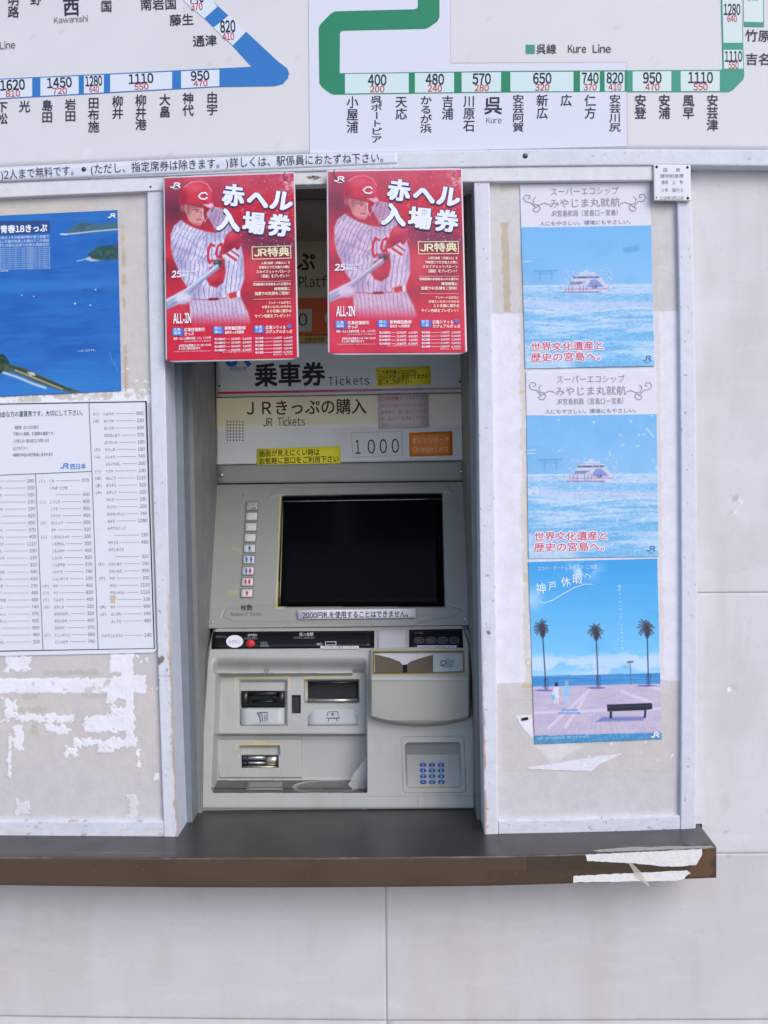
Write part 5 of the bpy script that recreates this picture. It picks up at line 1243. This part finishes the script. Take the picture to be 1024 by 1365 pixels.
def low_paint(px, py):
    p = Paint(px, py, (171, 171, 168)); p.mix(sst(.4, .75, fbm(px, py, 50, 3, 111)) * .3, (160, 162, 158)); p.mix(sst(.56, .72, fbm(px * 1.1, py * .5, 26, 4, 116)) * .16, (150, 144, 130))
    tray = (py > 1040) * (py < 1057) * (px > 283) * (px < 489)
    p.mix(tray * sst(-1, 1, px - (284 + (1056 - py) * .35)) * 1.0, (96, 96, 90)); p.mix(tray * (px > 327) * (px < 376) * (py > 1043) * .5, (130, 128, 118))
    e = np.sqrt(((px - 434) / 43) ** 2 + ((py - 1049) / 8.5) ** 2); p.mix(tray * (1 - sst(.9, 1.0, e)) * .9, (112, 114, 108)); p.mix(tray * np.exp(-((e - .97) / .07) ** 2) * .5, (206, 206, 198))
    for (x0, y0, x1, y1) in ((322, 921, 379.5, 943.5), (410.5, 908, 478, 936), (322, 1006.5, 371.5, 1023.5), (388.8, 926.5, 401, 951)):
        q = np.maximum(np.maximum(x0 - px, px - x1), np.maximum(y0 - py, py - y1)); p.mix((1 - sst(-1, .4, q)), (14, 15, 16))
    # yellowed tape outline round the slots
    T = (206, 186, 128)
    for ln in ([(314, 920), (314, 903), (386, 902), (386, 918)], [(406, 920), (407, 902.5), (479, 901.5), (480, 918)], [(315, 999), (316, 993), (374, 992), (375, 998)]): p.line(ln, 1.0, T, .8, .9)
    p.line([(340, 990), (352, 989)], 2.5, T, 2, .5); p.line([(553, 1049), (600, 1048)], 2, (206, 180, 120), 2.5, .35)
    p.mix(sst(.8, .85, fbm(px, py, 6, 3, 113)) * .3, (180, 170, 150))
    p.ell(486, 1079, 5, 1.2, (236, 236, 240)); p.mix(sst(1073, 1080, py) * .25, (150, 148, 140)); return p
LL = [(285, 838), (278, 858), (274, 885), (266.5, 1005), (265, 1080.5)]; RR = [(622, 834.5), (628.5, 858), (632, 885), (635, 1000), (635.5, 1077.5)]
sheet('control_unit', LL, RR, Y_body, 486, 740, None, M_plas(), tm, paint=low_paint, thick=.16, smooth=True)
def low(dy): return lambda px, py: Y_low(px, py) - dy
# black strips
bs = sheet('button_strip', [(284, 842.2), (499, 841)], [(281.8, 865), (499, 863.4)], low(.0035), 20, 4, (20, 20, 24), M_dark(), tm, thick=.006, chamfer=.001)
a = Art(low(.0035), lift=.0005)
Wh = (206, 206, 210)
a.ell(313, 855, 11.4, 8.4, (222, 222, 230), 1); a.text('よびだし', (304.5, 857.6), (321.5, 857.2), 5.6, (90, 110, 190), 2, .02)
a.text('音声案内', (330, 848), (343, 847.8), 3.6, Wh, 1); a.text('(1/10) 呼出し', (326, 852), (344, 851.8), 3.4, (150, 160, 160), 1); a.text('CANCEL', (347, 858), (357, 857.9), 3.4, (120, 170, 150), 1); a.text('とりけし', (347, 862), (359, 861.8), 4, Wh, 1)
a.text('ＧＲＡＮ ＩＮ', (288, 850), (302, 849.8), 3.2, (130, 160, 150), 1)
a.text('投入金額', (399, 847.6), (418, 847.2), 5.2, Wh, 1, .01); a.text('TOTAL AMOUNT', (391, 851.4), (420, 851.2), 3.2, (140, 140, 146), 1); a.text('NO.', (422.5, 860.4), (431, 860.2), 4.4, Wh, 1); a.frame([(434, 855.6), (448, 855.4), (448, 859.6), (434, 859.8)], .7, Wh, 1)
a.rect(427.5, 861, 478.5, 864.8, (216, 216, 220), 1); a.text('2000円札は使用できません', (429.5, 864.2), (477, 864), 3.6, (60, 60, 70), 2, .02)
a.build('strip_print', bs)
dome('cancel_button', 334, 858.6, 6.2, float(Y_low(334, 858)) - .0045, (200, 40, 34), M_plas(), tm, .005, 20)
sheet('grey_plate', [(502.5, 840), (543, 838.6)], [(503.5, 868), (543, 867)], low(.002), 8, 6, (186, 184, 186), M_plas(), tm, thick=.004, chamfer=.0008)
bs2 = sheet('button_strip', [(545.5, 839.6), (616.6, 838.4)], [(545.5, 866), (617.4, 866)], low(.0035), 10, 4, (20, 20, 24), M_dark(), tm, thick=.006, chamfer=.001)
a = Art(low(.0035), lift=.0005)
for i, (x, s) in enumerate(((559, '再生'), (574.6, '確認'), (590.2, '5000'), (606, '10000'))):
    a.ring(x, 853.4, 6.6, 4.1, .7, (120, 122, 124), 1); a.text(s, (x - 4, 855), (x + 4, 854.9), 4.2, (130, 132, 134), 1, .01)
a.text('カード挿入', (553, 845.4), (565, 845.2), 3.8, (130, 134, 134), 1); a.rect(556.5, 860.4, 608.5, 865, (212, 212, 216), 1); a.text('5000円以上の紙幣は使えません', (559, 864.3), (606, 864.1), 3.8, (70, 70, 78), 2, .02)
a.build('strip_print', bs2)
# slot fittings
def yb(dx): return lambda px, py: Y_body(px, py) - dx
def flatY(x, y, dy):
    v = float(Y_body(np.array([x]), np.array([y]))[0]); return v - dy
Yp1 = flatY(350, 962, 0)
def mouth(x0, y0, x1, y1, Y0, bars, c=(60, 62, 62)):
    for (bx0, by0, bx1, by1, dy, cc) in bars: sheet('slot_bar', [(bx0, by0), (bx1, by0)], [(bx0, by1), (bx1, by1)], Y0 - dy, 2, 2, cc, M_metal(), tm, thick=.008, chamfer=.0006)
sheet('slot_plate', [(321.5, 944.5), (379, 944)], [(321.5, 967.5), (379, 967)], lambda px, py: np.interp(py, [944, 968], [.268, .255]), 6, 6, (178, 182, 184), M_plas(), tm, thick=.006, chamfer=.0012)
sheet('slot_plate', [(410.5, 943), (478, 942.6)], [(410.5, 967.5), (478, 967)], lambda px, py: np.interp(py, [942, 968], [.266, .252]), 6, 6, (178, 182, 184), M_plas(), tm, thick=.006, chamfer=.0012)
mouth(0, 0, 0, 0, .272, ((323, 922.5, 330, 942.5, .0, (70, 70, 70)), (372, 922.5, 378.5, 942.5, 0, (70, 70, 70)), (330, 923, 372, 927.5, -.006, (54, 56, 58)), (336, 934, 368, 937, -.008, (44, 60, 48))))
mouth(0, 0, 0, 0, .262, ((410.5, 932, 477, 936.2, 0, (190, 188, 178)), (412, 909, 476, 911.5, -.008, (60, 60, 60))))
mouth(0, 0, 0, 0, .272, ((323.5, 1008.5, 354, 1012.5, 0, (200, 200, 206)), (323.5, 1016, 354, 1018.5, .0, (190, 192, 204)), (355, 1009, 370, 1020, .001, (214, 206, 192)), (322, 1021.5, 371, 1024, .003, (190, 182, 160)), (329, 1008.5, 331, 1020.5, .002, (60, 60, 80))))
a = Art(lambda px, py: np.interp(py, [942, 968], [.266, .252]) + (px < 400) * .0022, lift=.0006)
IK = (74, 74, 78)
for ox, oy in ((350, 956),):
    a.stroke([(ox - 7, oy - 6), (ox + 7, oy - 6.5), (ox + 6, oy - 2)], .9, IK, 1); a.stroke([(ox - 7, oy - 6), (ox - 4, oy - 1), (ox - 3, oy + 3), (ox - 2.5, oy + 7)], .9, IK, 1); a.stroke([(ox, oy - 2), (ox, oy + 6)], .8, IK, 1); a.stroke([(ox + 3, oy - 3), (ox + 3.6, oy + 6)], .8, IK, 1); a.stroke([(ox + 6, oy - 2), (ox + 6.4, oy + 5)], .8, IK, 1); a.ring(ox - 3, oy - 3, 2.2, 2.2, .7, IK, 1, 12)
ox, oy = 443.5, 955
a.stroke([(ox - 6, oy - 6), (ox + 6.5, oy - 6.4), (ox + 9, oy + 2), (ox - 8, oy + 2.4), (ox - 6, oy - 6)], .9, IK, 1); a.ell(ox, oy - 3, 1.6, 1.6, IK, 1, 10); a.stroke([(ox - 5, oy + 3), (ox - 6, oy + 7)], .9, IK, 1); a.stroke([(ox + 5, oy + 2.6), (ox + 6.4, oy + 6.6)], .9, IK, 1)
a.build('slot_pictogram', tm)
a = Art(Y_body, lift=.0006); a.frame([(352.5 + 3, 894 - 3 + 0), (358.5, 894), (355.5, 897), (352.5, 894)][:4], .7, (120, 116, 108), 1); a.build('diamond_mark', tm)
shape('clear_flap', [(468, 1040), (472, 1030), (478, 1024), (483, 1016), (488, 1010), (488.5, 1054), (472, 1054), (464, 1046)], .225, (214, 216, 212), M_clear(), tm, .0015)
sheet('drop_plate', [(327.5, 1043), (376, 1042.6)], [(327, 1053.5), (377, 1053)], lambda px, py: np.interp(py, [1040, 1057.5], [.256, .199]), 6, 4, (134, 133, 124), M_plas(), tm, thick=.004, chamfer=.001)
# number keys
kx = (563.9, 575.8, 587.9); ky = (1019.9, 1027.4, 1035.1, 1042.8); lab = ('123', '456', '789', '*0#')
for r_, yy in enumerate(ky):
    for c_, xx in enumerate(kx):
        Yk = flatY(xx, yy, .001)
        kk = dome('number_key', xx + r_ * .15, yy, 4.5, Yk, (34, 88, 168), M_plas(), tm, .0035, 18)
        me = kk.data; co = np.zeros(len(me.vertices) * 3); me.vertices.foreach_get('co', co); co = co.reshape(-1, 3); zc = co[:, 2].mean(); co[:, 2] = zc + (co[:, 2] - zc) * .72; me.vertices.foreach_set('co', co.ravel())
        A_ = Art(Yk - .0038, lift=.0003); A_.text(lab[r_][c_], (xx - 1.5 + r_ * .15, yy + 1.9), (xx + 1.6 + r_ * .15, yy + 1.9), 5.2, (196, 214, 240), 1, .02); A_.build('key_mark', kk)
# --- card hood: bulging cover on the right
def Y_hood(px, py):
    u = (px - 560) / 70.0
    yb0 = Y_low(px, py)
    prof = np.interp(py, [866, 872, 898, 906, 960, 972], [.238, .228, .186, .172, .176, .190])
    y = prof + .012 * u ** 2 + .045 * sst(.90, 1.0, np.abs(u)) ** 2
    bt = 968.5 - 11.5 * np.clip(np.abs(u), 0, 1) ** 2
    y = y + .030 * sst(-6, 1, py - bt) ** 2 - .004 * np.exp(-((py - 903) / 4.) ** 2)
    w = sd_poly(px, py, [(497.5, 868.5), (618, 868), (619, 896), (560, 897.4), (497, 898)])
    y = y + .012 * (1 - sst(-2.0, 0, w))
    return y
def hood_paint(px, py):
    p = Paint(px, py, (176, 176, 168)); p.mix(sst(904, 915, py) * .35, (168, 162, 148))
    w = sd_poly(px, py, [(497.5, 868.5), (618, 868), (619, 896), (560, 897.4), (497, 898)])
    p.mix((1 - sst(-1, 0, w)), (206, 204, 204)); p.mix(1 - sst(.6, 1.4, np.abs(w - .2)), (150, 132, 60)); p.mix(1 - sst(.2, .8, np.abs(w + 1.2)), (70, 62, 40)); return p
hl = [(489.5, 868), (490, 900), (490, 948), (493, 959)]; 
bot_h = [(491, 957), (505, 961.5), (530, 966.5), (560, 968.8), (590, 967.2), (612, 963), (629, 956.5)]
hood = sheet('card_hood', [(490, 866.5), (520, 865.5), (560, 865.2), (600, 865), (628.5, 865.5)], bot_h, Y_hood, 280, 208, None, M_plas(), tm, paint=hood_paint, thick=.07, smooth=True)
hy = lambda px, py: Y_hood(px, py) - .0008
shape_col = (104, 92, 78)
a = Art(Y_hood, lift=.0006)
def grid_fill(A_, pts, col, layer):
    A_.poly(pts, col, layer)
# flaps follow the window floor
a2 = Art(lambda px, py: np.interp(py, [866, 872, 898], [.238, .228, .186]) + .016 * ((px - 560) / 70) ** 2 + .0085, lift=.0006)
a2.poly([(500, 872.6), (506, 873.4), (520, 877), (533, 882), (537, 886.5), (537, 897), (500, 896.4)], shape_col, 1); a2.poly([(543, 897), (543, 885.5), (547, 882), (560, 877.5), (577.5, 872.8), (577.5, 896.6)], shape_col, 1)
a2.poly([(537, 886.5), (543, 885.5), (543, 897.2), (537, 897.2)], (28, 28, 36), 1); a2.poly([(577.6, 870), (614.5, 869.2), (615.5, 896), (577.6, 896.6)], (176, 186, 188), 1)
a2.ring(591, 883.5, 4, 3.6, 1, IK, 2, 14); a2.stroke([(586, 887), (594, 888.6)], .8, IK, 2)
for i in range(5): a2.stroke([(595, 878.5 + i * 2.6), (599 + (i * 7) % 8, 878.3 + i * 2.6)], .7, IK, 2)
o = a2.build('card_window', tm, mat('window_print', .35, .4))

# nails left in the rail
for lab_, x, y in (('rusty nail in the head rail between the two red posters', 418, 235.5), ('small nail in the head rail above the left post', 201, 249)):
    o = dome('nail', x, y, 1.4, -.004, (84, 66, 52), M_metal(), None, .003, 10); tag(o, lab_, 'nail')

bpy.data.objects.remove(_fo)
bpy.data.curves.remove(_fc)
